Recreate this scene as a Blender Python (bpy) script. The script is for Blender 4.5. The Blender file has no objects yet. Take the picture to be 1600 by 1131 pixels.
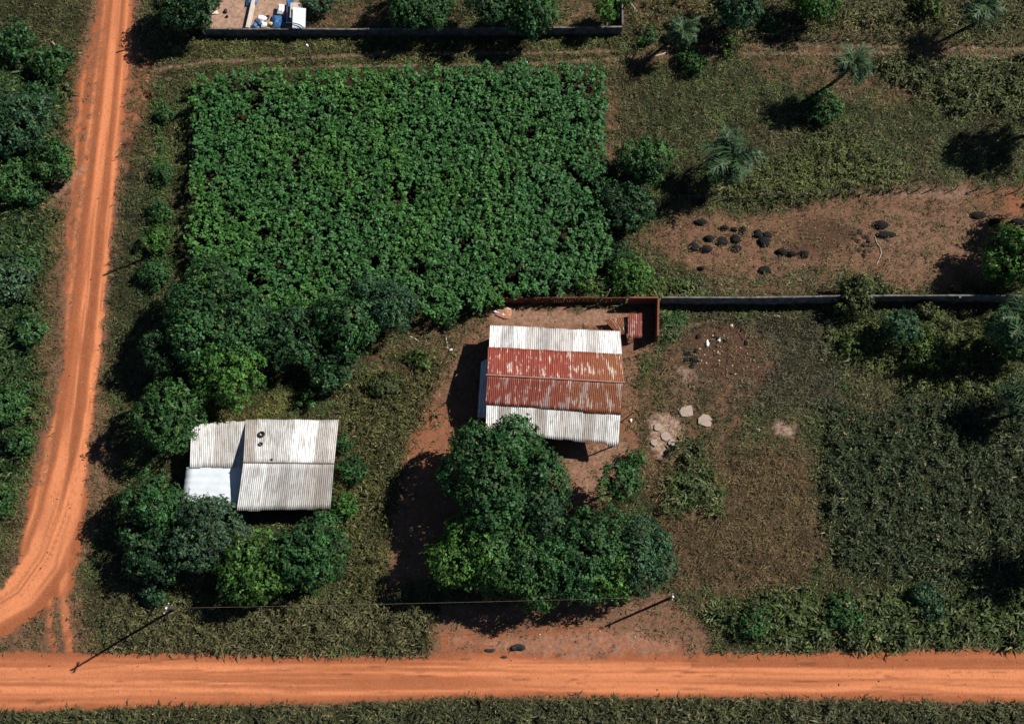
import bpy, math, random
import numpy as np
from mathutils import Vector, Matrix
SC = bpy.context.scene
COL = SC.collection
# ------------------------------------------------------------------ camera, sky, sun
H, TILT, FPX, CXP, CYP = 105.0, math.radians(15), 1900.0, 800.0, 565.5
cam = bpy.data.objects.new('camera', bpy.data.cameras.new('camera')); COL.objects.link(cam)
cam.location = (0, -H*math.tan(TILT), H); cam.rotation_euler = (TILT, 0, 0)
cam.data.sensor_width = 36; cam.data.lens = 36*FPX/1600; cam.data.clip_end = 3000
SC.camera = cam
SUN_EL, SH = math.radians(44), (-0.925, -0.38)          # SH: direction in which shadows fall
SUN_AZ = math.atan2(-SH[0], -SH[1])                      # from north, clockwise
w = bpy.data.worlds.new('World'); SC.world = w; w.use_nodes = True
nt = w.node_tree; bg = nt.nodes['Background']
sky = nt.nodes.new('ShaderNodeTexSky'); sky.sky_type = 'NISHITA'; sky.sun_disc = False
sky.altitude = 3000; sky.dust_density = .2; sky.sun_elevation = SUN_EL; sky.sun_rotation = SUN_AZ
nt.links.new(sky.outputs[0], bg.inputs[0]); bg.inputs[1].default_value = 0.05
sl = bpy.data.lights.new('sun', 'SUN'); sl.energy = 5.0; sl.angle = math.radians(0.5); sl.color = (1, .94, .84)
so = bpy.data.objects.new('sun', sl); COL.objects.link(so)
sd = Vector((SH[0]*math.cos(SUN_EL), SH[1]*math.cos(SUN_EL), -math.sin(SUN_EL)))
so.rotation_euler = sd.to_track_quat('-Z', 'Y').to_euler(); so.location = (0, 0, 60)
SC.view_settings.view_transform = 'Standard'; SC.view_settings.look = 'None'
SC.view_settings.exposure = 0.55; SC.view_settings.gamma = 1

# ------------------------------------------------------------------ survey: map coordinates -> metres
ct, st = math.cos(TILT), math.sin(TILT)
def P(px, py, z=0.0):
    dx = (px-CXP)/FPX; dy = -(py-CYP)/FPX
    wx, wy, wz = dx, dy*ct+st, dy*st-ct
    t = (z-H)/wz
    return Vector((wx*t, wy*t-H*math.tan(TILT), z))
def to_map(x, y, z=0.0):
    Y = y+H*math.tan(TILT); Z = z-H
    yc = Y*ct+Z*st; zc = -Y*st+Z*ct
    return CXP+FPX*x/(-zc), CYP-FPX*yc/(-zc)
# ------------------------------------------------------------------ numeric helpers
def h2(i, j, s):
    n = (i*374761393+j*668265263+s*1442695041) & 0xffffffff
    n = ((n ^ (n >> 13))*1274126177) & 0xffffffff
    return ((n ^ (n >> 16)) & 0xffff)/65535.0
def vn(x, y, s=0):
    x = np.asarray(x, float); y = np.asarray(y, float)
    i = np.floor(x).astype(np.int64); j = np.floor(y).astype(np.int64)
    fx = x-i; fy = y-j; fx = fx*fx*(3-2*fx); fy = fy*fy*(3-2*fy)
    return (h2(i, j, s)*(1-fx)+h2(i+1, j, s)*fx)*(1-fy)+(h2(i, j+1, s)*(1-fx)+h2(i+1, j+1, s)*fx)*fy
def fbm(x, y, s=0, o=4):
    a = 0; t = 0; k = 1.0
    for q in range(o):
        a = a+k*vn(x*2**q+17.3*q, y*2**q-9.1*q, s+q); t += k; k *= .55
    return a/t
def sdf(px, py, poly):                                   # signed distance, + inside
    n = len(poly); d = np.full(px.shape, 1e9); ins = np.zeros(px.shape, bool)
    for k in range(n):
        ax, ay = poly[k]; bx, by = poly[(k+1) % n]
        ex, ey = bx-ax, by-ay; wx, wy = px-ax, py-ay
        t = np.clip((wx*ex+wy*ey)/(ex*ex+ey*ey+1e-9), 0, 1)
        d = np.minimum(d, (wx-ex*t)**2+(wy-ey*t)**2)
        if ay != by:
            c = ((ay > py) != (by > py)) & (px < ex*(py-ay)/ey+ax)
            ins ^= c
    d = np.sqrt(d); return np.where(ins, d, -d)
def ldist(px, py, line):
    d = np.full(px.shape, 1e9)
    for k in range(len(line)-1):
        ax, ay = line[k]; bx, by = line[k+1]
        ex, ey = bx-ax, by-ay; wx, wy = px-ax, py-ay
        t = np.clip((wx*ex+wy*ey)/(ex*ex+ey*ey+1e-9), 0, 1)
        d = np.minimum(d, (wx-ex*t)**2+(wy-ey*t)**2)
    return np.sqrt(d)
def ss(x, a, b):
    t = np.clip((x-a)/(b-a), 0, 1); return t*t*(3-2*t)

# ------------------------------------------------------------------ ground plan (survey polygons)
ROADV = [(152,-60),(150,0),(143,60),(124,120),(114,200),(108,283),(103,380),(98,450),(98,560),(84,640),(64,700),(48,760),(36,830),(24,880),(6,915),(-30,950),(-60,965),
         (-60,1030),(-10,1004),(20,990),(60,960),(92,936),(112,925),(120,880),(130,860),(134,800),(140,720),(148,650),(156,566),(162,500),(168,430),(175,370),(182,290),(188,240),(195,180),(202,120),(208,60),(210,0),(212,-60)]
ROADH = [(-80,1017),(110,1020),(250,1020),(420,1025),(620,1027),(760,1018),(900,1026),(1100,1022),(1280,1020),(1450,1014),(1690,1014),
         (1690,1101),(1400,1093),(1200,1090),(1000,1090),(800,1088),(650,1092),(500,1098),(300,1103),(100,1108),(-80,1116)]
LANE1 = [(184,-60),(183,0),(178,60),(172,120),(166,180),(159,240),(152,300),(146,350),(138,420),(130,480),(122,540),(115,600),(108,650),(98,720),(80,800),(56,865),(20,915),(-60,965)]
LANE2 = [(206,-60),(203,0),(200,60),(195,120),(189,180),(184,230),(179,290),(172,360),(165,430),(158,500),(150,560),(143,620),(136,680),(125,740),(110,800),(85,870),(40,935),(-60,1000)]
LANE3 = [(112,760),(104,850),(100,930),(104,980),(112,1025)]
LANE4 = [(80,940),(78,980),(86,1022)]
S_SOIL = [
 ([(1070,522),(1130,508),(1185,520),(1192,595),(1080,592)], .93),
 ([(662,1040),(668,985),(690,945),(820,935),(1045,925),(1085,960),(1112,1000),(1108,1045)], .95),
 ([(700,560),(735,520),(765,475),(1030,478),(1025,540),(1000,560),(1000,700),(985,740),(930,800),(860,830),(740,860),(690,900),(600,930),(600,860),(630,740),(645,660)], .95),
 ([(1005,372),(1060,328),(1180,338),(1230,322),(1350,296),(1480,286),(1680,296),(1680,400),(1560,440),(1400,455),(1290,425),(1150,440),(1080,425)], .85),
 ([(1000,560),(1060,520),(1120,505),(1200,520),(1215,580),(1160,640),(1180,700),(1060,760),(1000,760)], .48),
 ([(1010,760),(1160,700),(1250,640),(1285,740),(1290,860),(1270,900),(1110,960),(1040,920),(1060,880)], .24),
 ([(140,640),(165,600),(175,720),(195,760),(150,800),(120,830)], .8),
 ([(60,700),(100,560),(110,760),(40,860),(20,900)], .6),
 ([(60,250),(115,200),(108,400),(100,560),(60,660),(60,480),(85,400)], .6),
 ([(110,120),(150,0),(205,20),(250,110),(240,160),(205,230),(180,300),(110,290)], .62),
 ([(-60,960),(20,900),(130,930),(160,1025),(-60,1025)], .72),
 ([(1175,85),(1330,80),(1440,150),(1400,180),(1290,140),(1200,130)], .42),
 ([(930,130),(965,140),(965,260),(945,270)], .6),
 ([(950,95),(1100,60),(1200,60),(1600,70),(1680,74),(1680,96),(1300,86),(1100,90),(960,112)], .45),
 ([(990,0),(1120,0),(1060,55),(990,50)], .5),
 ([(640,495),(770,470),(765,540),(700,560),(640,560)], .5),
 ([(540,520),(640,500),(700,560),(700,620),(640,640)], .25),
 ([(600,860),(690,840),(700,880),(640,920)], .5),
 ([(480,0),(600,0),(610,46),(480,46)], .5), ([(860,0),(980,0),(980,46),(860,46)], .55),
 ([(1180,45),(1300,30),(1420,50),(1400,60),(1180,62)], .45),
 ([(1240,395),(1130,440),(1000,455),(1030,465),(1300,465),(1330,430)], .45),
]
CROP = [(306,112),(420,108),(560,106),(700,104),(850,100),(947,100),(948,160),(942,230),(940,300),(950,350),(948,400),(900,440),(850,450),(800,460),(740,480),(690,492),(650,470),(560,470),(460,500),(400,480),(330,450),(296,440),(296,330),(302,200)]
S_ORANGE = [([(1550,304),(1680,300),(1680,335),(1560,332)], .45), ([(640,640),(715,630),(715,735),(650,735),(630,700)], .4),
            ([(670,1045),(680,990),(900,975),(1060,1000),(1110,1045)], .5), ([(940,640),(1000,640),(1000,690),(900,780),(870,740),(900,700)], .12),
            ([(770,485),(1010,488),(940,520),(770,512)], .15),([(105,100),(150,40),(240,100),(230,180),(180,300),(100,600),(95,400)], .35)]
SHORT = [([(235,62),(975,60),(975,112),(235,112)], (.080,.092,.030)), ([(330,620),(450,620),(450,662),(300,662)], (.10,.105,.028)), ([(165,280),(232,280),(235,470),(150,600),(150,400)], (.040,.052,.020)),
 ([(1010,740),(1250,690),(1290,860),(1250,930),(1040,920)], (.085,.062,.028)), ([(980,60),(1600,55),(1600,100),(980,105)], (.082,.086,.032)), ([(1000,500),(1300,495),(1320,640),(1050,640)], (.055,.055,.032)), ([(1080,430),(1330,410),(1340,462),(1090,462)], (.075,.085,.040))]
S_PALE = [([(775,482),(960,484),(1010,492),(940,515),(770,508)], .35), ([(880,700),(985,690),(960,740),(900,790)], .25), ([(700,1000),(1000,985),(1060,1010),(900,1030)], .25), ([(1380,320),(1560,330),(1540,420),(1380,440)], .08),([(1012,655),(1040,640),(1065,665),(1050,700),(1030,715),(1010,690)], .75), ([(1205,660),(1240,668),(1238,682),(1212,680)], .6),
          ([(330,4),(470,4),(470,46),(325,46)], .0), ([(1340,296),(1520,300),(1500,312),(1350,310)], .3),
          ([(1060,575),(1090,570),(1105,595),(1070,600)], .5)]
S_DARK = [([(1250,350),(1300,340),(1350,360),(1290,400),(1220,400)], .6), ([(1070,520),(1130,506),(1185,520),(1190,590),(1080,590)], .65),
          ([(1040,500),(1160,490),(1180,520),(1060,530)], .3)]
TRACKS = [([(240,110),(330,96),(480,90),(640,82),(800,83),(960,80)], 3.5), ([(420,108),(560,103),(700,101),(850,99),(960,92),(1040,86)], 3),
          ([(-20,390),(40,345),(90,305),(130,262)], 5), ([(-20,372),(35,332),(80,297),(120,262)], 2),
          ([(1010,74),(1200,70),(1400,74),(1680,78)], 3), ([(1010,88),(1200,84),(1400,84),(1680,92)], 3),
          ([(1030,525),(1070,510),(1120,500)], 3)]
def zones(px, py):
    n1 = fbm(px/14, py/14, 3); n2 = fbm(px/45, py/45, 9); n3 = vn(px/4, py/4, 21)
    jit = (n1-.5)*16+(n3-.5)*5
    rv = sdf(px, py, ROADV); rh = sdf(px, py, ROADH)
    rvj = rv+jit*np.where(px < 150, 1.0, .5); rhj = rh+jit*.5
    road = np.maximum(ss(rvj, -3, 4), ss(rhj, -2.5, 2.5))
    soil = np.zeros(px.shape); orange = road.copy(); pale = np.zeros(px.shape); dark = np.zeros(px.shape)
    for poly, k in S_SOIL: soil = np.maximum(soil, k*ss(sdf(px, py, poly)+jit*1.6, -14, 14))
    for poly, k in S_ORANGE: orange = np.maximum(orange, k*ss(sdf(px, py, poly)+jit*1.5, -14, 14))
    for poly, k in S_PALE: pale = np.maximum(pale, k*ss(sdf(px, py, poly)+jit*1.6, -6, 6))
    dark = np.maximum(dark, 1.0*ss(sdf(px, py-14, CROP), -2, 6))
    for poly, k in S_DARK: dark = np.maximum(dark, k*ss(sdf(px, py, poly)+jit*1.5, -10, 10))
    tr = np.zeros(px.shape)
    for line, wd in TRACKS: tr = np.maximum(tr, (1-ss(ldist(px, py, line)+(n1-.5)*3, wd*.3, wd*1.3))*.8)
    pale = np.maximum(pale, tr*.55*(.4+.6*n3)); soil = np.maximum(soil, tr*.5); soil = np.maximum(soil, ss(rvj, -26, 2)*.7); soil = np.maximum(soil, ss(rhj, -10, 2)*.8)
    nf = fbm(px/7, py/7, 71, 3); soil = np.where(soil > .9, soil, np.clip(soil+(nf-.5)*1.5*np.minimum(soil, 1-soil)*2, 0, 1)); orange = np.clip(orange+(nf-.5)*1.4*np.minimum(orange, 1-orange)*2, 0, 1)
    lm = np.minimum(ldist(px, py, LANE1), ldist(px, py, LANE2)); vo = (rv > -6) & (rh < -4) & (py < 760); orange = np.where(vo, orange*(1-.5*ss(lm, 7, 24)*ss(nf, .38, .6)), orange); soil = np.where(vo, np.maximum(soil, .8), soil)
    # wheel lanes: bright, with fine streaks along the way
    l1 = ldist(px, py, LANE1); l2 = ldist(px, py, LANE2)
    wide = 7+8*ss(py, 650, 850)
    lane = np.maximum(1-ss(l1, wide*.5, wide*1.4), 1-ss(l2, wide*.6, wide*1.5))*ss(rvj, -4, 4)
    l5 = ldist(px, py, [(x-24-.03*(y-300)*(y < 300), y) for x, y in LANE1]); l6 = ldist(px, py, [(x-40, y) for x, y in LANE1 if y < 720]); l7 = np.abs(l1-l2)
    lane = np.maximum(lane, ss(rv, 2, 8)*(.62*(1-ss(l5, 2, 7))+.4*(1-ss(l6, 1, 5))))
    lane = lane*(1-.5*(1-ss(l7, 1, 4))*(lane > .1))
    lane = np.maximum(lane, (1-ss(ldist(px, py, LANE3)+jit*.5, 2, 10))*.5)
    lane = np.maximum(lane, (1-ss(ldist(px, py, LANE4)+jit*.4, 1, 8))*.4)
    vv = l1-.6*l2
    stv = vn(vv/2.2, py/90, 5)*.6+vn(vv/5, py/140, 6)*.4
    vh = py-1018-(px-800)*.006
    sth = vn(vh/3.2+ (fbm(px/160, py/60, 8)-.5)*5, px/170, 31)*.55+vn(vh/9, px/300, 33)*.45
    hl = ss(rh, 2, 14)*(.6+.4*ss(np.abs(((vh-27)/62) % .5-.25), .02, .2))
    hl = hl*np.where((px > 1080) & (vh < 22), .25, 1)
    isH = (rh > -2) & ~((rv > 4) & (py < 1016))
    streak = np.where(isH, sth, stv)
    thin = vn(vh/1.5+(fbm(px/120, py/50, 18)-.5)*8, px/60, 44); dark = np.where(isH & (rh > 5), np.maximum(dark, .42*ss(thin, .72, .9)*ss(vn(px/30, vh/9, 45), .45, .7)), dark)
    lane = np.where(isH, np.maximum(hl*.9, 0), lane)
    orange = np.maximum(orange, ((1-ss(ldist(px, py, LANE3)+jit*.5, 2, 12))*.8)); orange = np.maximum(orange, ((1-ss(ldist(px, py, LANE4)+jit*.4, 1, 10))*.7))
    return dict(road=road, soil=np.clip(soil, 0, 1), orange=np.clip(orange, 0, 1), pale=pale, dark=dark, lane=np.clip(lane*(.25+1.15*ss(streak, .2, .75)), 0, 1),
                streak=streak, rv=rvj, rh=rhj, n1=n1, n2=n2, track=tr)

# ------------------------------------------------------------------ node material helpers
class NT:
    def __init__(s, name):
        s.m = bpy.data.materials.new(name); s.m.use_nodes = True; s.t = s.m.node_tree
        s.b = s.t.nodes['Principled BSDF']
    def n(s, typ, **kw):
        nd = s.t.nodes.new(typ)
        for k, v in kw.items():
            if k in nd.inputs.keys(): nd.inputs[k].default_value = v
            else: setattr(nd, k, v)
        return nd
    def l(s, a, b): s.t.links.new(a, b)
    def mix(s, fac, a, b, mode='MIX'):
        nd = s.t.nodes.new('ShaderNodeMix'); nd.data_type = 'RGBA'; nd.blend_type = mode
        for sock, v in ((nd.inputs[0], fac), (nd.inputs[6], a), (nd.inputs[7], b)):
            if hasattr(v, 'links') or isinstance(v, bpy.types.NodeSocket): s.l(v, sock)
            elif isinstance(v, (int, float)): sock.default_value = v
            else: sock.default_value = (*v, 1) if len(v) == 3 else v
        return nd.outputs[2]
    def math(s, op, a, b=0.0, c=None, clamp=False):
        nd = s.t.nodes.new('ShaderNodeMath'); nd.operation = op; nd.use_clamp = clamp
        for i, v in enumerate([a, b] + ([c] if c is not None else [])):
            if isinstance(v, bpy.types.NodeSocket): s.l(v, nd.inputs[i])
            else: nd.inputs[i].default_value = v
        return nd.outputs[0]
    def ramp(s, fac, lo, hi):
        nd = s.t.nodes.new('ShaderNodeMapRange'); nd.inputs[1].default_value = lo; nd.inputs[2].default_value = hi
        s.l(fac, nd.inputs[0]); return nd.outputs[0]
    def noise(s, scale, vec=None, detail=4, rough=.6):
        nd = s.n('ShaderNodeTexNoise'); nd.inputs['Scale'].default_value = scale; nd.inputs['Detail'].default_value = detail
        nd.inputs['Roughness'].default_value = rough
        if vec: s.l(vec, nd.inputs['Vector'])
        return nd.outputs[0]
    def bump(s, h, strength, dist):
        nd = s.n('ShaderNodeBump'); nd.inputs['Strength'].default_value = strength; nd.inputs['Distance'].default_value = dist
        s.l(h, nd.inputs['Height']); s.l(nd.outputs[0], s.b.inputs['Normal'])
def plain(name, col, rough=.8, vary=.25, scale=8, metal=0.0, bump=.0):
    t = NT(name); tc = t.n('ShaderNodeTexCoord').outputs['Object']
    f = t.noise(scale, tc, 5)
    c2 = tuple(max(0, c*(1-vary*1.3)) for c in col); c3 = tuple(min(1, c*(1+vary)) for c in col)
    t.l(t.mix(t.ramp(f, .3, .7), c2, c3), t.b.inputs['Base Color'])
    t.b.inputs['Roughness'].default_value = rough; t.b.inputs['Metallic'].default_value = metal
    t.b.inputs['Specular IOR Level'].default_value = .3
    if bump: t.bump(t.noise(scale*6, tc, 4), bump, .02)
    return t.m
def mat_leaf():
    t = NT('foliage'); a = t.n('ShaderNodeAttribute', attribute_name='tint')
    t.l(a.outputs['Color'], t.b.inputs['Base Color']); t.b.inputs['Roughness'].default_value = .55
    t.b.inputs['Specular IOR Level'].default_value = .24
    tr = t.n('ShaderNodeBsdfTranslucent'); t.l(a.outputs['Color'], tr.inputs['Color'])
    mx = t.n('ShaderNodeMixShader'); mx.inputs[0].default_value = .18
    t.l(t.b.outputs[0], mx.inputs[1]); t.l(tr.outputs[0], mx.inputs[2])
    t.l(mx.outputs[0], t.t.nodes['Material Output'].inputs[0]); return t.m
M_LEAF = mat_leaf()
M_BARK = plain('bark', (.12, .09, .065), .9, .4, 6, bump=.4)
def mat_ground():
    t = NT('earth'); tc = t.n('ShaderNodeTexCoord').outputs['Object']
    a = t.n('ShaderNodeAttribute', attribute_name='zone'); sp = t.n('ShaderNodeSeparateColor'); t.l(a.outputs['Color'], sp.inputs[0])
    b = t.n('ShaderNodeAttribute', attribute_name='zone_more'); sq = t.n('ShaderNodeSeparateColor'); t.l(b.outputs['Color'], sq.inputs[0])
    f = t.noise(5, tc, 7, .78); g = t.noise(1.0, tc, 6, .7); k = t.noise(16, tc, 4, .75); e = t.noise(3.0, tc, 6, .8)
    grass = t.mix(t.ramp(f, .35, .65), (.008, .008, .005), (.042, .036, .017))
    grass = t.mix(t.math('MULTIPLY', t.ramp(g, .45, .62), .5), grass, (.07, .055, .030))
    soil = t.mix(t.ramp(f, .3, .7), (.095, .050, .033), (.235, .120, .076))
    soil = t.mix(t.math('MULTIPLY', t.ramp(g, .45, .65), .55), soil, (.15, .090, .058))
    soil = t.mix(t.math('MULTIPLY', t.ramp(k, .54, .62), .6), soil, (.035, .020, .014)); soil = t.mix(t.math('MULTIPLY', t.ramp(e, .54, .66), .45), soil, (.36, .22, .15))
    road = t.mix(t.ramp(f, .3, .72), (.18, .058, .026), (.34, .108, .045))
    road = t.mix(t.math('MULTIPLY', t.ramp(g, .4, .7), .4), road, (.33, .125, .062))
    road = t.mix(t.math('MULTIPLY', sq.outputs[0], t.ramp(e, .15, .5)), road, (.56, .205, .095))
    road = t.mix(t.math('MULTIPLY', t.ramp(k, .56, .66), .4), road, (.20, .075, .035))
    c = t.mix(sp.outputs[1], grass, soil); c = t.mix(sp.outputs[0], c, road)
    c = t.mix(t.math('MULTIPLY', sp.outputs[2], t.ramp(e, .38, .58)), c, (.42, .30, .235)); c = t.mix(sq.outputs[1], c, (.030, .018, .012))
    t.l(c, t.b.inputs['Base Color']); t.b.inputs['Roughness'].default_value = .95; t.b.inputs['Specular IOR Level'].default_value = .1
    t.bump(t.math('ADD', t.math('MULTIPLY', f, .7), t.math('MULTIPLY', k, .4)), .9, .08)
    return t.m
M_EARTH = mat_ground()

# ------------------------------------------------------------------ mesh helpers
def tag(o, label=None, cat=None, group=None, kind=None):
    if label: o['label'] = label
    if cat: o['category'] = cat
    if group: o['group'] = group
    if kind: o['kind'] = kind
    return o
def empty(name, loc=(0, 0, 0), label=None, cat=None, group=None):
    o = bpy.data.objects.new(name, None); COL.objects.link(o); o.location = loc; o.empty_display_size = .2
    return tag(o, label, cat, group)
def npmesh(name, V, F, mat, parent=None, tint=None, loc=None, attrs=None):
    """V (n,3), F (m,k) with k = 3 or 4; one mesh object"""
    me = bpy.data.meshes.new(name); V = np.asarray(V, np.float32); F = np.asarray(F, np.int32)
    me.vertices.add(len(V)); me.vertices.foreach_set('co', V.ravel())
    k = F.shape[1]; me.loops.add(F.size); me.loops.foreach_set('vertex_index', F.ravel())
    me.polygons.add(len(F)); me.polygons.foreach_set('loop_start', np.arange(0, F.size, k, dtype=np.int32))
    try: me.polygons.foreach_set('loop_total', np.full(len(F), k, np.int32))
    except Exception: pass
    for an, arr in (attrs or {}).items():
        at = me.attributes.new(an, 'FLOAT_COLOR', 'POINT'); c4 = np.ones((len(V), 4), np.float32); c4[:, :3] = arr; at.data.foreach_set('color', c4.ravel())
    if tint is not None:
        at = me.attributes.new('tint', 'FLOAT_COLOR', 'POINT'); c4 = np.ones((len(V), 4), np.float32); c4[:, :3] = tint; at.data.foreach_set('color', c4.ravel())
    me.update(calc_edges=True); me.materials.append(mat)
    o = bpy.data.objects.new(name, me); COL.objects.link(o)
    if parent: o.parent = parent
    if loc is not None: o.location = loc
    return o
class MB:
    def __init__(s): s.v = []; s.f = []
    def add(s, vs, fs):
        b = len(s.v); s.v += [tuple(v) for v in vs]; s.f += [tuple(i+b for i in f) for f in fs]; return s
    def hexa(s, p):    # 8 points: bottom loop then top loop
        return s.add(p, [(3,2,1,0),(4,5,6,7),(0,1,5,4),(1,2,6,5),(2,3,7,6),(3,0,4,7)])
    def box(s, c, d, rz=0):
        x, y, z = d[0]/2, d[1]/2, d[2]/2; co, si = math.cos(rz), math.sin(rz)
        return s.hexa([(c[0]+a*co-b*si, c[1]+a*si+b*co, c[2]+e) for e in (-z, z) for a, b in ((-x,-y),(x,-y),(x,y),(-x,y))])
    def tube(s, pts, rads, n=8, cap=True):
        pts = [Vector(p) for p in pts]; rings = []
        for i, p in enumerate(pts):
            d = (pts[min(i+1, len(pts)-1)]-pts[max(i-1, 0)]).normalized()
            a = d.cross(Vector((0, 0, 1))); a = a if a.length > .05 else d.cross(Vector((0, 1, 0))); a.normalize(); b = d.cross(a)
            rings.append([p+(a*math.cos(q*2*math.pi/n)+b*math.sin(q*2*math.pi/n))*rads[i] for q in range(n)])
        vs = [v for r in rings for v in r]; fs = []
        for i in range(len(rings)-1):
            for q in range(n): fs.append((i*n+q, i*n+(q+1) % n, (i+1)*n+(q+1) % n, (i+1)*n+q))
        if cap: fs += [tuple(range(n))[::-1], tuple((len(rings)-1)*n+q for q in range(n))]
        return s.add(vs, fs)
    def build(s, name, mat, parent=None, bevel=0, loc=None):
        me = bpy.data.meshes.new(name); me.from_pydata(s.v, [], s.f); me.update(); me.materials.append(mat)
        o = bpy.data.objects.new(name, me); COL.objects.link(o)
        if parent: o.parent = parent
        if loc is not None: o.location = loc
        if bevel:
            m = o.modifiers.new('bevel', 'BEVEL'); m.width = bevel; m.segments = 1
        return o
RNG = np.random.default_rng(11)
def leaves(P0, N, size, tint, k, asp=.5, elo=-.2, ehi=.9, spread=.15, droop=.25, rng=RNG, jit=.35):
    """k leaf-shaped quads round each point P0 with axis N; returns V, F, tint"""
    n = len(P0); P0 = np.repeat(P0, k, 0); N = np.repeat(N, k, 0); size = np.repeat(size, k); tint = np.repeat(tint, k, 0)
    m = n*k; az = rng.random(m)*2*np.pi; el = elo+(ehi-elo)*rng.random(m)
    up = np.tile(np.array([0., 0., 1.]), (m, 1)); up[np.abs(N[:, 2]) > .9] = (1, 0, 0)
    T = np.cross(N, up); T /= np.linalg.norm(T, axis=1, keepdims=True)+1e-9; B = np.cross(N, T)
    R = T*np.cos(az)[:, None]+B*np.sin(az)[:, None]; S = -T*np.sin(az)[:, None]+B*np.cos(az)[:, None]
    D = R*np.cos(el)[:, None]+N*np.sin(el)[:, None]
    U = N*np.cos(el)[:, None]-R*np.sin(el)[:, None]
    L = (size*(.6+.8*rng.random(m)))[:, None]; off = (rng.normal(size=(m, 3))*spread)*size[:, None]
    roll = (rng.random(m)[:, None]-.5)*.9; S2 = S*np.cos(roll)+U*np.sin(roll)
    b = P0+off; mid = b+D*L*.5+U*L*.10; tip = b+D*L-np.array([0, 0, 1.])*L*droop
    W = L*asp*.5
    V = np.stack([b, mid+S2*W, tip, mid-S2*W], 1).reshape(-1, 3)
    F = np.arange(m*4).reshape(-1, 4)
    c = tint*(1+(rng.random((m, 1))-.5)*jit*2)
    c = c*(1+(rng.random((m, 3))-.5)*.25); c = np.repeat(np.clip(c, .002, 1), 4, 0)
    return V, F, c

# ================================================================== THE GROUND
r_ = 1.09
xi = np.arange(-56, 56.01, .15); yi = np.arange(-42, 50.01, .15)
def stretch(a):
    ext = []; s = .3; p = 0
    while p < 420: p += s; ext.append(p); s *= 1.35
    ext = np.array(ext); return np.concatenate([a[0]-ext[::-1], a, a[-1]+ext])
xs = stretch(xi); ys = stretch(yi)
GX, GY = np.meshgrid(xs, ys); PX, PY = to_map(GX, np.maximum(GY, -75))
shp = GX.shape
Z = zones(PX, PY)
def relief(gx, gy, z):
    h = (fbm(gx/6, gy/6, 41)-.5)*.25+(fbm(gx/.9, gy/.9, 42, 3)-.5)*.10*(1-z['road'])
    h = h-(z['lane']-.3)*.06*z['road']+(z['streak']-.5)*.07*z['road']
    return h
GZ = relief(GX, GY, Z)
def gz(x, y):
    ix = np.clip(np.searchsorted(xs, x), 1, len(xs)-1); iy = np.clip(np.searchsorted(ys, y), 1, len(ys)-1)
    return GZ[iy, ix]
def G(px, py, dz=0.0):
    p = P(px, py, 0); p.z = float(gz(p.x, p.y))+dz; return p
far = (np.abs(GX) > 57) | (np.abs(GY) > 51)
for kk in ('road', 'orange', 'lane', 'pale', 'dark'): pass
zc = np.stack([Z['orange'], Z['soil'], Z['pale']], -1).reshape(-1, 3)
zm = np.stack([Z['lane'], Z['dark'], Z['streak']], -1).reshape(-1, 3)
Vg = np.stack([GX, GY, GZ], -1).reshape(-1, 3)
ny, nx = shp; idx = np.arange(ny*nx).reshape(ny, nx)
Fg = np.stack([idx[:-1, :-1], idx[:-1, 1:], idx[1:, 1:], idx[1:, :-1]], -1)
def sheet(name, cellmask, dz):
    F = Fg[cellmask].reshape(-1, 4); used, inv = np.unique(F, return_inverse=True)
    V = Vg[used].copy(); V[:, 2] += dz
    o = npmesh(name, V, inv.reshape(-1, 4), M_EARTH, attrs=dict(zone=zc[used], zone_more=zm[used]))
    o.data.polygons.foreach_set('use_smooth', np.ones(len(F), bool)); tag(o, kind='structure'); return o
allc = np.ones((ny-1, nx-1), bool)
sheet('ground', allc, 0)
cellr = lambda a: a[:-1, :-1]
inH = cellr((Z['rh'] > 0) & ~far)
inV = cellr((Z['rv'] > 0) & ~far) & ~inH
o = sheet('road', inH, .006); o['label'] = 'wide straight orange dirt road along the bottom'
o = sheet('road', inV, .006); o['label'] = 'rutted orange dirt road curving down the left side'
inT = cellr((Z['track'] > .35) & ~far & (PY < 120)) & ~inH & ~inV
sheet('path', inT, .006)

# ================================================================== GROUND COVER (stuff)
def scatter(n, seed):
    rng = np.random.default_rng(seed)
    x = rng.uniform(-54, 54, n); y = rng.uniform(-40, 45, n)
    px, py = to_map(x, y)
    keep = (px > -70) & (px < 1680) & (py > -60) & (py < 1180)
    return x[keep], y[keep], px[keep], py[keep], rng
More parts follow.
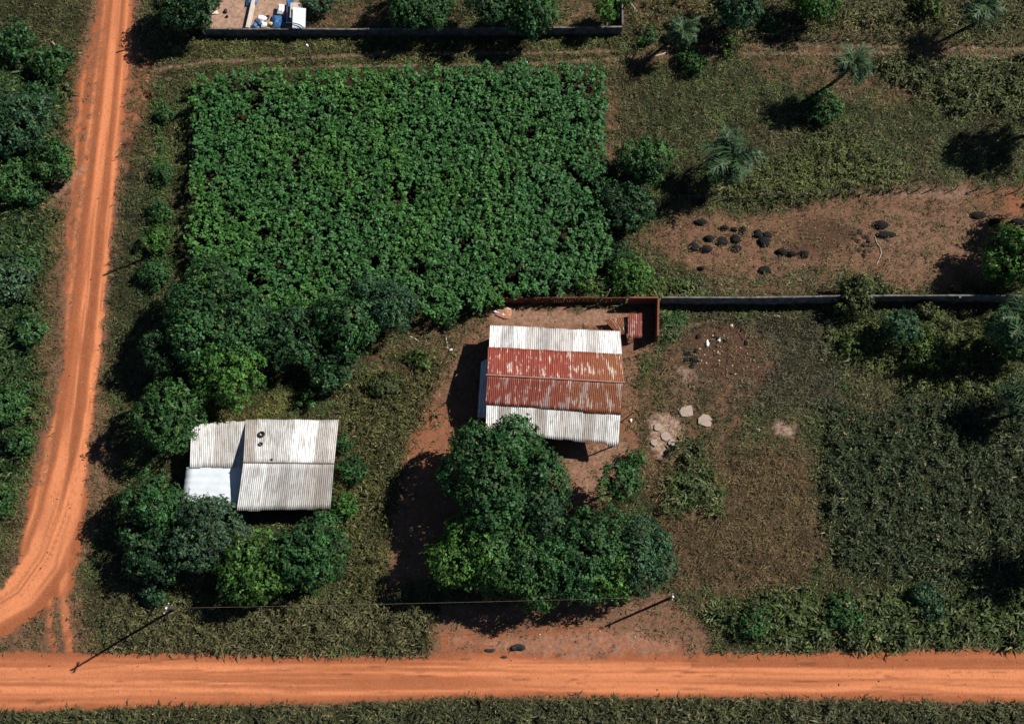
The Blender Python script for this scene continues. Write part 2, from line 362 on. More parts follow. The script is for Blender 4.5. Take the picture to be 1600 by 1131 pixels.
# building footprints and other places without plants
NOGO = [[(300,665),(520,665),(510,790),(296,785)], [(768,515),(968,522),(962,690),(762,680)], [(322,0),(478,0),(478,46),(322,46)]]
LUSH = [  # (polygon, density, height factor, tint)
 ([(1285,650),(1400,630),(1680,560),(1680,930),(1440,930),(1300,880)], 1.0, 1.35, (.021,.032,.012)),
 ([(1105,960),(1170,935),(1300,925),(1680,905),(1680,1008),(1450,1008),(1150,1008)], 1.0, 1.7, (.040,.058,.018)),
 ([(1360,95),(1680,95),(1680,200),(1500,185),(1400,135)], 1.0, 1.5, (.038,.050,.015)),
 ([(-60,100),(95,90),(105,160),(80,300),(60,560),(45,700),(20,800),(-60,900)], 1.0, 1.5, (.024,.048,.015)),
 ([(244,140),(258,130),(256,460),(236,460)], .9, 1.1, (.026,.060,.014)),
 ([(180,935),(420,945),(600,930),(665,940),(665,1018),(420,1018),(160,1012)], 1.0, 1.2, (.052,.052,.022)),
 ([(-60,1118),(100,1110),(300,1106),(650,1096),(1680,1104),(1680,1200),(-60,1200)], 1.0, 1.3, (.042,.046,.020)),
 ([(540,600),(700,560),(680,640),(620,720),(590,840),(600,930),(550,930),(530,800),(525,660)], 1.0, 1.1, (.046,.048,.016)),
 ([(1300,520),(1480,490),(1600,500),(1600,640),(1420,600),(1330,580)], .9, 1.3, (.042,.056,.015)),
 ([(1100,270),(1330,200),(1450,290),(1150,320)], .9, 1.2, (.050,.062,.018)),
 ([(1048,690),(1110,695),(1125,785),(1055,795)], 1.0, 1.6, (.026,.052,.015)),
 ([(950,420),(1070,440),(1090,462),(940,462)], 1.0, 1.6, (.035,.080,.018)),
 ([(1330,430),(1400,450),(1420,462),(1340,462)], .9, 1.5, (.055,.08,.02)),
 ([(1000,0),(1600,0),(1600,55),(1000,55)], .8, 1.2, (.048,.052,.018)),
 ([(1035,490),(1090,490),(1060,520),(1032,530)], .9, 1.2, (.03,.07,.02)),
 ([(960,560),(1010,540),(1040,580),(990,600)], .5, .8, (.04,.07,.02)),
 ([(0,0),(120,0),(110,80),(0,60)], .9, .8, (.042,.045,.018)),
]
def cover(n, seed, pick, k, asp, size, elo, ehi, tallonly=False, bright=1.0):
    x, y, px, py, rng = scatter(n, seed); z = zones(px, py)
    dens = 1-z['soil']*.86; dens *= 1-ss(z['orange'], .1, .7); dens *= 1-ss(z['pale'], .1, .4)
    dens *= 1-.8*z['track']
    dens = np.clip(dens, 0, 1)**1.1; hgt = np.full(x.shape, .75); tint = np.zeros((len(x), 3)); tint[:] = (.044, .056, .019)
    g = z['n2']; tint = np.where((g > .55)[:, None], (.040, .054, .018), tint); tint = np.where((g < .42)[:, None], (.055, .054, .023), tint)
    lush = np.zeros(x.shape)
    for poly, c in SHORT: q = ss(sdf(px, py, poly)+(z['n1']-.5)*30, -10, 12)[:, None]; tint = tint*(1-q)+np.array(c)*q*.8
    for poly, d, h, c in LUSH:
        s = ss(sdf(px, py, poly)+(z['n1']-.5)*45+(z['n2']-.5)*55, -14, 14)
        hgt = hgt*(1-s)+h*s; tint = tint*(1-s[:, None])+np.array(c)*s[:, None]; lush = np.maximum(lush, s*d)
    lush *= (1-ss(np.maximum(z['rv'], z['rh']), -7, 1))*(1-ss(z['track'], .05, .5))

    tint = tint*(1-z['soil'][:, None]*.6)+np.array((.11, .075, .035))*z['soil'][:, None]*.6
    if tallonly: dens = lush*(.12+.88*(fbm(px/9, py/9, 6, 3) > .45))
    else: dens = dens*(.25+.75*(fbm(px/11, py/11, seed+2, 3) > .46))
    for poly in NOGO: dens *= sdf(px, py, poly) < 0
    for qx, qy, qr in ((1073, 643, 13), (1102, 658, 15), (1036, 680, 24)): dens *= np.hypot(px-qx, py-qy) > qr
    if not tallonly: dens *= sdf(px, py, CROP) < 4
    m = rng.random(len(x)) < dens*pick
    x, y, hgt, tint = x[m], y[m], hgt[m], tint[m]
    v = .45+1.1*vn(x*1.3, y*1.3, seed)[:, None]; tint = tint*v*bright
    dry = rng.random(len(x)) < (.06 if not tallonly else .03); tint[dry] = tint[dry]*.4+np.array((.17, .135, .065))
    s = size*hgt*(.6+.8*rng.random(len(x))); P0 = np.stack([x, y, gz(x, y)+(hgt*.75*vn(x*1.6, y*1.6, 91)**1.5+rng.random(len(x))*.12*hgt if tallonly else s*.1)], -1)
    N = rng.normal(size=(len(x), 3))*.22; N[:, 2] = 1; N /= np.linalg.norm(N, axis=1, keepdims=True)
    return leaves(P0, N, s, tint, k, asp, elo, ehi, rng=rng, spread=.25, jit=.24)
V, F, c = cover(800000, 5, .85, 4, .135, .42, .1, 1.0, bright=1.5)
tag(npmesh('grass', V, F, M_LEAF, tint=c), 'short dull olive grass and dry weeds over the whole plot', 'grass', kind='stuff')
V, F, c = cover(380000, 6, .95, 5, .56, .140, -.1, .9, tallonly=True, bright=1.35)
tag(npmesh('weeds', V, F, M_LEAF, tint=c), 'knee-high leafy weeds in thick dark green patches', 'weeds', kind='stuff')

# crop field: one dense canopy of broad-leaved plants
def crop():
    x, y, px, py, rng = scatter(150000, 77)
    px, py = to_map(x, y, 2.2); s = sdf(px, py, CROP)+(fbm(px/12, py/12, 61, 3)-.5)*22+(vn(px/40, py/40, 66)-.5)*8+1
    n1 = fbm(px/42, py/42, 62); n0 = fbm(px/15, py/15, 63, 3)
    gap = ((n0 < .40) & (n1 < .49))
    m = (s > 0) & (~gap | (rng.random(len(x)) < .12)) & (rng.random(len(x)) < .95)
    x, y, px, py, n1 = x[m], y[m], px[m], py[m], n1[m]
    # thin out by a jittered grid so that each plant stands apart
    cell = .29; gx = x/cell; gy = (y+x*.3)/cell; fx = gx % 1-.5; fy = gy % 1-.5
    k = (np.abs(fx) < .46) & (np.abs(fy) < .46); x, y, px, py, n1 = x[k], y[k], px[k], py[k], n1[k]
    h = 2.0+.4*n1+rng.random(len(x))*.35-.2*vn(x*1.1, y*1.1, 64)-.22*(np.abs(((x*.95-y*.3)/.85) % 1-.5) < .2)
    base = np.stack([x, y, h+gz(x, y)], -1)
    t = np.array((.038, .122, .031))*np.ones((len(x), 1)); q = ss(fbm(px/60, py/60, 65), .42, .62)[:, None]
    t = t*(1-q)+np.array((.048, .138, .027))*q; q = ss(px+(n1-.5)*300, 700, 900)[:, None]*.5; t = t*(1-q)+np.array((.036, .112, .038))*q
    t *= (.75+.5*rng.random((len(x), 1)))
    N = rng.normal(size=(len(x), 3))*.3; N[:, 2] = 1; N /= np.linalg.norm(N, axis=1, keepdims=True)
    A = leaves(base, N, (.17+.12*rng.random(len(x))), t, 6, .66, -.25, .55, rng=rng, droop=.3, jit=.3)
    lo = base.copy(); lo[:, 2] -= .5+.4*rng.random(len(x)); lo[:, :2] += rng.normal(size=(len(x), 2))*.1
    kk = rng.random(len(x)) < 1
    B = leaves(lo[kk], N[kk], np.full(kk.sum(), .34), t[kk]*.7, 4, .6, -.3, .4, rng=rng)
    st = rng.random(len(x)) < .3; b2 = base[st]; w2 = .02; nn = len(b2)
    q = np.stack([b2+(-w2, 0, 0), b2+(w2, 0, 0), np.concatenate([b2[:, :2]+(w2, 0), np.zeros((nn, 1))], 1), np.concatenate([b2[:, :2]-(w2, 0), np.zeros((nn, 1))], 1)], 1).reshape(-1, 3)
    V = np.concatenate([A[0], B[0], q]); F = np.arange(len(V)).reshape(-1, 4)
    c = np.concatenate([A[2], B[2], np.tile((.06, .09, .03), (len(q), 1))])
    tag(npmesh('crop', V, F, M_LEAF, tint=c), 'dense green field of broad-leaved crop plants in one closed canopy', 'crop field', kind='stuff')
crop()

# ================================================================== TREES
PAL = dict(bright=(.052,.128,.020), mid=(.036,.092,.022), teal=(.034,.082,.034), dark=(.020,.055,.018), yellow=(.062,.095,.020),  # dark: green with shade put into the leaf colour, for trees in shadow
           olive=(.060,.075,.022), grey=(.040,.078,.036), deep=(.028,.080,.021), lime=(.052,.115,.020))
def crown_mesh(R, Hc, pal, seed, leaf=.34, dens=7.5, k=8, rough=.5, open_=0.0):
    rng = np.random.default_rng(seed); nl = int(5+R*2.6)
    lobes = [np.array((0, 0, 0, R*.62))]
    for q in range(nl):
        a = q*2.399+rng.random()*.8; e = math.asin(min(1, max(-1, -.35+1.25*(q+.5)/nl))); rr = R*(.50+.34*rng.random())
        lobes.append(np.array((math.cos(a)*math.cos(e)*rr, math.sin(a)*math.cos(e)*rr, math.sin(e)*rr, R*(.24+.24*rng.random()))))
    lobes = np.array(lobes); pts = []; nor = []; lid = []
    for i, L in enumerate(lobes):
        n = max(8, int(dens*.62*4*math.pi*L[3]**2*(.34/leaf)**1.3)); d = rng.normal(size=(n, 3)); d /= np.linalg.norm(d, axis=1, keepdims=True)
        d = d[d[:, 2] > -.55]; bump = 1+.32*(fbm(d[:, 0]*2.2+i*7, d[:, 1]*2.2+d[:, 2]*2, seed % 97, 2)-.5)
        p = L[:3]+d*(L[3]*bump*(1-.22*rng.random(len(d))**2))[:, None]
        inside = np.zeros(len(p), bool)
        for j, M in enumerate(lobes):
            if j != i: inside |= np.linalg.norm(p-M[:3], axis=1) < M[3]*.84
        cl = fbm(p[:, 0]*1.5+5, p[:, 1]*1.5+p[:, 2]*1.1, seed % 89+1, 2); thin = cl < .41+open_
        keep = ~inside & (~thin | (rng.random(len(p)) < .25))
        pts.append(p[keep]); nor.append(d[keep]); lid.append(np.full(keep.sum(), i))
    p = np.concatenate(pts); d = np.concatenate(nor); lid = np.concatenate(lid)
    ex = np.percentile(np.hypot(p[:, 0], p[:, 1]), 97); kx = R*.99/ex; q_ = rng.random()*3.14; u_ = np.array((math.cos(q_), math.sin(q_))); sq_ = .84+.12*rng.random(); pr_ = p[:, :2]@u_; p[:, :2] = (p[:, :2]-pr_[:, None]*u_*(1-sq_))*kx*1.05; p[:, 2] *= Hc/R
    nc = int(dens*.5*4*math.pi*(R*.55)**2); cp = rng.normal(size=(nc, 3)); cp /= np.linalg.norm(cp, axis=1, keepdims=True); cd = cp.copy(); cp = cp*(R*.62*rng.random((nc, 1))**.4)*np.array((1, 1, Hc/R))
    p = np.concatenate([p, cp]); d = np.concatenate([d, cd]); lid = np.concatenate([lid, np.zeros(nc, lid.dtype)])
    d[:, 2] += .45; d /= np.linalg.norm(d, axis=1, keepdims=True)
    kq = 7; m0 = len(p); cen = np.repeat(p, kq, 0); dd = np.repeat(d, kq, 0); lid = np.repeat(lid, kq)
    o3 = rng.normal(size=(m0*kq, 3)); o3 /= np.linalg.norm(o3, axis=1, keepdims=True)+1e-9; pr = leaf*1.0*np.repeat(.6+.7*rng.random(m0), kq)[:, None]
    o3 = o3+dd*.95; p = cen+o3*pr*(R/(R+.25)); d = o3/np.linalg.norm(o3, axis=1, keepdims=True); pv = np.repeat(.55+.85*rng.random((m0, 1)), kq, 0)
    t = np.array(PAL[pal])*np.array((.90, .98, 1.1))*pv*(np.ones((len(p), 1)))*(.72+.56*h2(lid.astype(np.int64), np.full(len(lid), seed), 5))[:, None]
    t = t*(.7+.6*rng.random((len(p), 1)))
    yl = rng.random(len(p)) < .06; t[yl] = t[yl]*.5+np.array((.055, .075, .012))
    V, F, c = leaves(p, d, leaf*.64*(.7+.6*rng.random(len(p))), t, 4, .6, -.3, .6, rng=rng, droop=.18)
    return V, F, c, lobes*np.array((1, 1, Hc/R, 1))
NT_ = [0]
def tree(px, py, r, h, pal, label, name='tree', cat='tree', group=None, leaf=.34, trunk=True, open_=0.0, flat=.62, k=8, dens=7.5):
    NT_[0] += 1; seed = 100+NT_[0]*7; r *= 1.08
    if h > 3: h *= 1.22
    zc_ = h*.66; c = P(px, py, zc_); R = r/19.0
    base = Vector((c.x, c.y, float(gz(c.x, c.y)))); Hc = min(R*.8, h*.42)
    t = empty(name, base, label, cat, group)
    V, F, tc, lobes = crown_mesh(R, Hc, pal, seed, leaf, k=k, open_=open_, dens=dens)
    V = V+np.array((0, 0, h-Hc*1.05)); V[:, 2] = np.maximum(V[:, 2], .06)
    npmesh('crown', V, F, M_LEAF, t, tint=tc)
    rr = random.Random(seed); b = MB(); cz = h-Hc*1.05; tr = .05+R*.045
    b.tube([(0, 0, -.15), (rr.uniform(-.1, .1), rr.uniform(-.1, .1), cz*.4), (rr.uniform(-.15, .15), rr.uniform(-.15, .15), cz*.75)], [tr*1.3, tr, tr*.8])
    for L in lobes[1:min(len(lobes), 8)]:
        s0 = Vector((0, 0, cz*.6)); e = Vector((L[0]*.8, L[1]*.8, L[2]*.8+cz)); m_ = s0.lerp(e, .5)+Vector((0, 0, .1))
        b.tube([s0, m_, e], [tr*.55, tr*.35, tr*.12], 6)
    b.build('trunk' if cat == 'tree' else 'stem', M_BARK, t)
    return t
TREES = [
 # left strip beside the road
 (20,64,34,2.2,'deep','low green tree at the top left edge just above a bare patch',{}),
 (80,96,33,2.6,'mid','bright green tree nearest the red road in the top left corner',{}),
 (24,190,54,4.6,'teal','widest blue-green tree at the left edge across the road',{}),
 (12,280,34,3.0,'mid','green tree at the left edge just above the diagonal footpath',{}),
 (76,250,36,2.6,'mid','small green tree between the blue-green tree and the red road',{}),
 (38,416,22,1.6,'mid','small round tree just below the diagonal footpath',{}),
 (60,150,26,2.2,'deep','dark green tree squeezed between the blue-green tree and the one at the red road',{}),
 (50,302,22,1.8,'deep','dark low tree just above the diagonal footpath near the red road',{}),
 (45,520,26,1.8,'deep','dark low tree midway down the left edge',{}),
 (14,440,34,2.6,'grey','dull green tree at the left edge, first large one below the footpath',{}),
 (12,632,30,2.2,'mid','leafy green tree at the left edge level with the dark grove',{}),
 (28,690,20,2.0,'mid','small green tree at the left edge level with the white roof',{}),
 (0,775,24,1.8,'mid','half hidden green tree at the left edge beside the road bend',{}),
 # top
 (296,8,50,4.8,'dark','dark tree at the yard corner throwing shade over the red road',{}),
 (504,0,24,2.2,'grey','grey-green tree beside the white sheet roof in the walled yard',dict(open_=.06)),
 (655,4,56,4.4,'deep','broad dark green tree behind the middle of the yard wall',{}),
 (765,4,36,5.0,'dark','dark tree standing between two broader trees behind the yard wall',{}),
 (822,14,48,4.4,'deep','green tree leaning over the yard wall and hiding part of it',{}),
 (948,22,20,3.2,'bright','slim bright tree just inside the right end of the yard wall',{}),
 (975,0,16,3.4,'mid','small tree at the top right corner of the walled yard',{}),
 (1150,8,42,4.6,'teal','large blue-green tree at the top edge right of the walled yard',{}),
 (1272,2,38,3.8,'bright','bright green tree at the top edge above the wire fence',{}),
 (1452,2,20,2.2,'yellow','small yellow-green tree at the top edge between the palms',{}),
 # right of the crop field
 (1012,252,42,3.6,'mid','bright green tree between the crop field and the nearest palm',dict(open_=.03)),
 (978,320,48,3.0,'dark','dark shaded tree touching the right side of the crop field',{}),
 (1652,170,44,6.0,'mid','tree beyond the right edge whose shade reaches the pasture',{}),
 (1600,405,54,4.6,'bright','large bright tree at the right edge of the bare paddock',{}),
 (1632,330,34,4.2,'mid','tree behind the large bright one at the right edge',{}),
 # grove upper left of the white house
 (330,492,78,6.0,'deep','biggest tree of the grove, nearest the road beside the crop field',{}),
 (352,585,52,5.4,'bright','bright tree in the middle of the grove above the white house',{}),
 (266,645,52,5.2,'mid','tree touching the upper left corner of the white house',{}),
 (262,548,36,4.2,'dark','shaded tree at the road side of the grove',{}),
 (455,525,50,3.4,'dark','dark low tree in the middle of the grove behind the white house',{}),
 (512,572,40,3.0,'dark','dark tree above the right end of the white house roof',{}),
 (540,505,50,4.6,'deep','dark green tree of the grove below the crop field',{}),
 (600,478,50,4.4,'teal','rightmost blue-green tree of the grove at the crop edge',dict(leaf=.26, k=9)),
 # below the white house
 (236,785,46,4.8,'deep','tree left of the white sheet roof beside the road',{}),
 (322,832,60,5.2,'grey','wide grey-green tree covering the lower corner of the white roof',dict(leaf=.27, k=9)),
 (236,862,46,3.8,'dark','shaded tree lowest on the road side below the white house',{}),
 (392,888,54,4.4,'lime','yellow-green tree in the middle below the white house',{}),
 (484,862,58,4.6,'deep','rightmost tree of the group below the white house',{}),
 # centre group
 (788,742,88,6.2,'deep','large round tree covering the lower edge of the rusty roof',dict(leaf=.38)),
 (738,872,62,5.0,'bright','left tree of the group below the large round tree',{}),
 (812,880,66,5.4,'mid','lowest middle tree of the group above the bottom road',{}),
 (888,868,64,5.6,'deep','dark tree in the middle right of the group above the bottom road',{}),
 (840,800,50,5.4,'dark','dark tree in the heart of the group under the rusty house',{}),
 (958,902,34,4.0,'lime','small lime green tree at the lower right of the central group',{}),
 (1005,872,56,4.6,'teal','pale rightmost tree of the central group',dict(leaf=.26, k=9)),
 (942,828,40,4.6,'deep','tree between the narrow tree and the lime green one',{}),
 (966,758,30,4.6,'mid','narrow upright tree right of the bare yard below the rusty roof',{}),
 # right lower
 (1335,462,30,2.6,'olive','small pale tree growing over the long grey wall',dict(open_=.04)),
 (1405,512,30,3.2,'teal','blue-green tree in front of the long grey wall',dict(leaf=.28)),
 (1450,548,32,2.0,'yellow','yellow-green tree below the blue-green one near the long wall',{}),
 (1590,535,34,3.6,'mid','green tree at the right edge below the long wall',{}),
]
for px, py, r, h, pal, lab, kw in TREES: tree(px, py, r, h, pal, lab, group='trees around the two houses and the field', **kw)
BUSH = [
 (1285,168,29,1.6,'mid','bright green bush between the two pasture palms'),
 (1082,98,24,1.5,'mid','green bush below the leaning slim palm by the track'),
 (1202,36,18,1.2,'mid','small bush at the wire fence under the top edge trees'),
 (984,428,30,1.9,'bright','bright bush at the lower right corner of the crop field'),
 (962,396,26,1.5,'dark','dark bush between the crop corner and the bare paddock'),
 (912,436,17,1.4,'bright','small bush right behind the red brick wall'),
 (826,452,16,1.2,'mid','round little bush at the left end of the red brick wall'),
 (1330,540,17,1.3,'yellow','little yellow-green bush alone in shade below the long wall'),
 (1447,485,14,1.2,'olive','smallest bush close in front of the long wall'),
 (1370,448,20,1.0,'olive','low olive bush on the paddock side of the long wall'),
 (1566,505,20,1.4,'yellow','yellow-green bush below the right end of the long wall'),
 (537,790,19,1.5,'bright','round bush at the lower right corner of the white house'),
 (548,735,22,1.2,'deep','low dark bush against the right side of the white house'),
 (534,695,15,1.0,'deep','small dark bush by the upper right side of the white house'),
 (478,622,14,1.2,'mid','small bush behind the ridge end of the white house'),
 (244,425,24,1.6,'deep','lowest bush of the hedge left of the crop field'),
 (246,374,22,1.6,'bright','second lowest bush of the hedge left of the crop field'),
 (250,330,18,1.5,'mid','middle bush of the hedge left of the crop field'),
 (252,272,16,1.3,'deep','upper bush of the hedge left of the crop field'),
 (258,180,14,1.2,'mid','topmost bush of the hedge left of the crop field'),
 (240,928,18,1.6,'teal','pale blue-green bush beside the tall utility pole'),
 (990,720,16,1.1,'mid','small bush beside the lower right corner of the rusty roof'),
 (1180,970,24,1.3,'mid','left bush of the tall weeds above the bottom road'),
 (1320,962,26,1.3,'mid','middle bush of the tall weeds above the bottom road'),
 (1452,940,26,1.4,'teal','blue-green bush at the right of the tall weeds above the road'),
 (700,500,12,.8,'deep','tiny dark bush between the grove and the rusty roof'),
 (655,560,18,.9,'yellow','low yellowish bush on the path below the crop field'),
 (600,600,24,1.0,'olive','olive bush in the rough grass right of the grove'),
 (1012,57,16,1.0,'mid','low bush at the right end of the yard wall'),
 (1140,70,22,1.0,'yellow','yellow-green bush on the track side of the wire fence'),
 (340,70,1,.1,'mid',''),
]
for px, py, r, h, pal, lab in BUSH:
    if lab: tree(px, py, r, h, pal, lab, 'bush', 'bush', 'bushes in the grass', leaf=.24, dens=9, k=7, open_=.05)

# palms
def palm(crown, z, base, R, pal, label, seed):
    rng = np.random.default_rng(seed); c = P(crown[0], crown[1], z); g = G(*base)
    t = empty('palm_tree', g, label, 'palm', 'palm trees on the pasture'); top = c-g
    b = MB(); mid = top*.5+Vector((.15, -.1, .1)); n = 9; pts = []
    for i in range(n+1):
        s = i/n; pts.append(Vector((0, 0, -.15))*(1-s)**2+mid*2*s*(1-s)+top*s*s)
    b.tube(pts, [.17-.06*i/n+(.012 if i % 2 else 0) for i in range(n+1)], 9); b.build('trunk', M_BARK, t)
    VV = []; CC = []
    for f in range(40):
        a = f*2.399+rng.normal()*.35; e0 = 1.3-1.5*(f/40)**.8+rng.normal()*.2; L = R*(.65+.65*rng.random()); m = 22; bend = .8+.9*rng.random()
        s = np.linspace(.12, 1, m); el = e0-s*bend; ds = L/m
        x = np.cumsum(np.cos(el))*ds; zz = np.cumsum(np.sin(el))*ds; D = np.array((math.cos(a), math.sin(a), 0)); S = np.array((-D[1], D[0], 0))
        q = D*x[:, None]+np.array((0, 0, 1))*zz[:, None]+np.array(top); tan = D*np.cos(el)[:, None]+np.array((0, 0, 1.))*np.sin(el)[:, None]
        ll = (.50*np.sin(np.pi*(s*.85+.12))+.08)*R/2.2
        for sd_ in (-1, 1):
            tip = q+(S*sd_*(.8+.3*rng.normal(size=(m, 1)))+tan*.6+np.array((0, 0, -.3))+rng.normal(size=(m, 3))*.25)*ll[:, None]*(.8+.4*rng.random((m, 1)))
            w_ = .06*R/2.2; VV.append(np.stack([q-tan*w_, q+tan*w_, tip+tan*w_*.3, tip-tan*w_*.3], 1).reshape(-1, 3))
            col = np.array((.034, .076, .030))*(.40+1.1*rng.random((m, 1)))*(.6+.7*rng.random()); CC.append(np.repeat(col, 4, 0))
        sid = S*.03
        for i in range(m-1): VV.append(np.array([q[i]-sid, q[i]+sid, q[i+1]+sid*.8, q[i+1]-sid*.8])); CC.append(np.tile((.09, .11, .05), (4, 1)))
    V = np.concatenate(VV); npmesh('crown', V, np.arange(len(V)).reshape(-1, 4), M_LEAF, t, tint=np.concatenate(CC))
    return t
palm((1335,100), 5.8, (1300,130), 1.95, 'teal', 'tall palm with a straight dark trunk in the middle of the pasture', 1)
palm((1145,248), 4.6, (1118,275), 2.7, 'teal', 'bushy blue-green palm between the crop field and the bare paddock', 2)
palm((1540,8), 5.0, (1520,40), 2.2, 'teal', 'palm at the top edge whose shadow crosses the track', 3)
palm((1068,46), 4.2, (1044,66), 1.6, 'teal', 'slim palm leaning over the wire fence right of the yard wall', 4)
palm((1598,500), 6.6, (1572,545), 2.6, 'teal', 'palm at the right edge just below the long wall', 5)
palm((1606,622), 4.4, (1582,650), 2.5, 'teal', 'lower palm at the right edge above the dark weeds', 6)
palm((1690,855), 6.0, (1665,880), 2.7, 'teal', 'palm beyond the right edge shading the weeds by the road', 7)

# ================================================================== BUILT THINGS
def rmat(kind):
    t = NT(kind); a = t.n('ShaderNodeAttribute', attribute_name='sheet_uv'); sp = t.n('ShaderNodeSeparateColor'); t.l(a.outputs['Color'], sp.inputs[0])
    u, v = sp.outputs[0], sp.outputs[1]
    def vec(su, sv):
        c = t.n('ShaderNodeCombineXYZ'); t.l(t.math('MULTIPLY', u, su), c.inputs[0]); t.l(t.math('MULTIPLY', v, sv), c.inputs[1]); return c.outputs[0]
    sheetn = t.n('ShaderNodeTexWhiteNoise', noise_dimensions='1D'); t.l(t.math('FLOOR', t.math('ADD', t.math('MULTIPLY', u, .95), t.math('MULTIPLY', v, .04))), sheetn.inputs['W'])
    sh = sheetn.outputs[0]; st1 = t.noise(1, vec(5, .7), 5, .65); st2 = t.noise(1, vec(1.2, .9), 4); st3 = t.noise(1, vec(16, 3), 4, .7)
    if kind in ('old_fibre_cement', 'grey_fibre_cement'):
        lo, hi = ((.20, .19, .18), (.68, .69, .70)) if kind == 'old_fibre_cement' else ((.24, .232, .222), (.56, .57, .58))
        c = t.mix(t.ramp(t.math('ADD', t.math('MULTIPLY', sh, .62), t.math('MULTIPLY', st2, .6)), .18, .68), lo, hi)
        c = t.mix(t.math('MULTIPLY', t.math('GREATER_THAN', t.math('FRACT', t.math('MULTIPLY', sh, 7.3)), .74), .45), c, (.21, .16, .125))
        c = t.mix(t.math('MULTIPLY', t.ramp(st1, .48, .62), .6), c, (.20, .16, .125))
        c = t.mix(t.math('MULTIPLY', t.ramp(st3, .57, .66), .5), c, (.07, .06, .05))
        t.b.inputs['Roughness'].default_value = .8
    elif kind == 'white_sheet_metal':
        c = t.mix(t.ramp(st2, .3, .7), (.50, .56, .64), (.64, .68, .73)); c = t.mix(t.math('MULTIPLY', t.ramp(st3, .66, .76), .6), c, (.2, .19, .18))
        t.b.inputs['Roughness'].default_value = .5
    else:  # peeling red paint over rust
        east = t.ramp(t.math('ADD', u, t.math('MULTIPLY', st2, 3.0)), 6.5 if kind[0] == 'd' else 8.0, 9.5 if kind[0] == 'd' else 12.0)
        c = t.mix(t.ramp(st1, .35, .65), (.13, .022, .014), (.28, .050, .027))
        rust = t.mix(t.ramp(st3, .35, .65), (.10, .036, .015), (.30, .105, .033)); c = t.mix(t.math('MULTIPLY', east, .85), c, rust)
        pe = t.math('ADD', t.math('MULTIPLY', st1, .6), t.math('MULTIPLY', st2, .4)); wt = t.ramp(pe, .545, .575); c = t.mix(t.math('MULTIPLY', wt, .85), c, (.50, .42, .37))
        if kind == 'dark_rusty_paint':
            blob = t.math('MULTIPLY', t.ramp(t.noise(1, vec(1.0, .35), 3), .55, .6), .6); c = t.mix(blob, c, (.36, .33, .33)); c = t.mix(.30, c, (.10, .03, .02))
        t.b.inputs['Roughness'].default_value = .65
    t.l(c, t.b.inputs['Base Color']); t.b.inputs['Specular IOR Level'].default_value = .35
    return t.m
M_OLD, M_GREY, M_WHT, M_RED, M_DRED = [rmat(k) for k in ('old_fibre_cement', 'grey_fibre_cement', 'white_sheet_metal', 'rusty_red_paint', 'dark_rusty_paint')]
def corr(name, a, b, c, d, mat, parent, pitch=.165, amp=.022, u0=0.0, sag=.03, flip=False, seed=1, ragged=.05):
    """corrugated sheet spanning a(upper left) b(upper right) c(lower right) d(lower left); world points; ridges run a->d"""
    a, b, c, d = [np.array(q, float) for q in (a, b, c, d)]; Wd = np.linalg.norm(b-a); Ls = np.linalg.norm(d-a)
    nu = int(Wd/pitch*6)+1; nv = 9; s = np.linspace(0, 1, nu); t = np.linspace(0, 1, nv)
    S, T = np.meshgrid(s, t); rs = np.random.default_rng(seed); k = (S*Wd/.95).astype(int)
    jag = rs.uniform(-ragged, ragged, 60)[k]; T2 = T+(jag*(T > .99)*1.0)/Ls-(rs.uniform(-ragged, ragged, 60)[k]*(T < .01))/Ls*.6
    p = (a*(1-S[..., None])+b*S[..., None])*(1-T2[..., None])+(d*(1-S[..., None])+c*S[..., None])*T2[..., None]
    n = np.cross(b-a, d-a); n /= np.linalg.norm(n); n = n if n[2] > 0 else -n
    off = amp*np.cos(S*Wd/pitch*2*np.pi)+sag*(fbm(S*Wd/2.2, T*Ls/2, seed, 2)-.5)*2+rs.uniform(0, .02, 60)[k]
    p = p+n*off[..., None]
    idx = np.arange(nu*nv).reshape(nv, nu); F = np.stack([idx[:-1, :-1], idx[1:, :-1], idx[1:, 1:], idx[:-1, 1:]], -1).reshape(-1, 4)
    uv = np.stack([S*Wd+u0, T*Ls, S*0], -1).reshape(-1, 3)
    V = p.reshape(-1, 3)-np.array(parent.location if parent else (0, 0, 0))
    o = npmesh(name, V, F, mat, parent, attrs=dict(sheet_uv=uv)); o.data.polygons.foreach_set('use_smooth', np.ones(len(F), bool))
    m = o.modifiers.new('thick', 'SOLIDIFY'); m.thickness = .012; return o
M_BRICKRED = plain('red_brick_wall', (.16, .055, .035), .9, .35, 5, bump=.3)
M_CONC = plain('weathered_concrete', (.12, .112, .108), .9, .55, 1.6, bump=.3)
M_PLASTER = plain('limewashed_wall', (.42, .36, .30), .9, .2, 2)
M_WOOD = plain('grey_timber', (.13, .10, .08), .85, .4, 10)
M_DWOOD = plain('dark_timber', (.05, .035, .028), .85, .3, 10)
M_WHITE = plain('white_plastic', (.75, .76, .78), .5, .08, 5)
M_BLUE = plain('blue_tarpaulin', (.035, .11, .26), .5, .3, 3, bump=.2)
M_BLACK = plain('black_soil', (.008, .007, .007), .95, .5, 9, bump=.7)
M_RUBBER = plain('rubber', (.02, .02, .022), .8, .2, 9)
M_SLAB = plain('pale_concrete', (.30, .24, .20), .9, .12, 3, bump=.2)
M_STONE = plain('pale_stone', (.48, .42, .36), .9, .25, 6)
M_DARKV = plain('doorway_dark', (.02, .018, .016), .9, .2, 3)
M_LOG = plain('bleached_wood', (.45, .40, .33), .85, .25, 12)

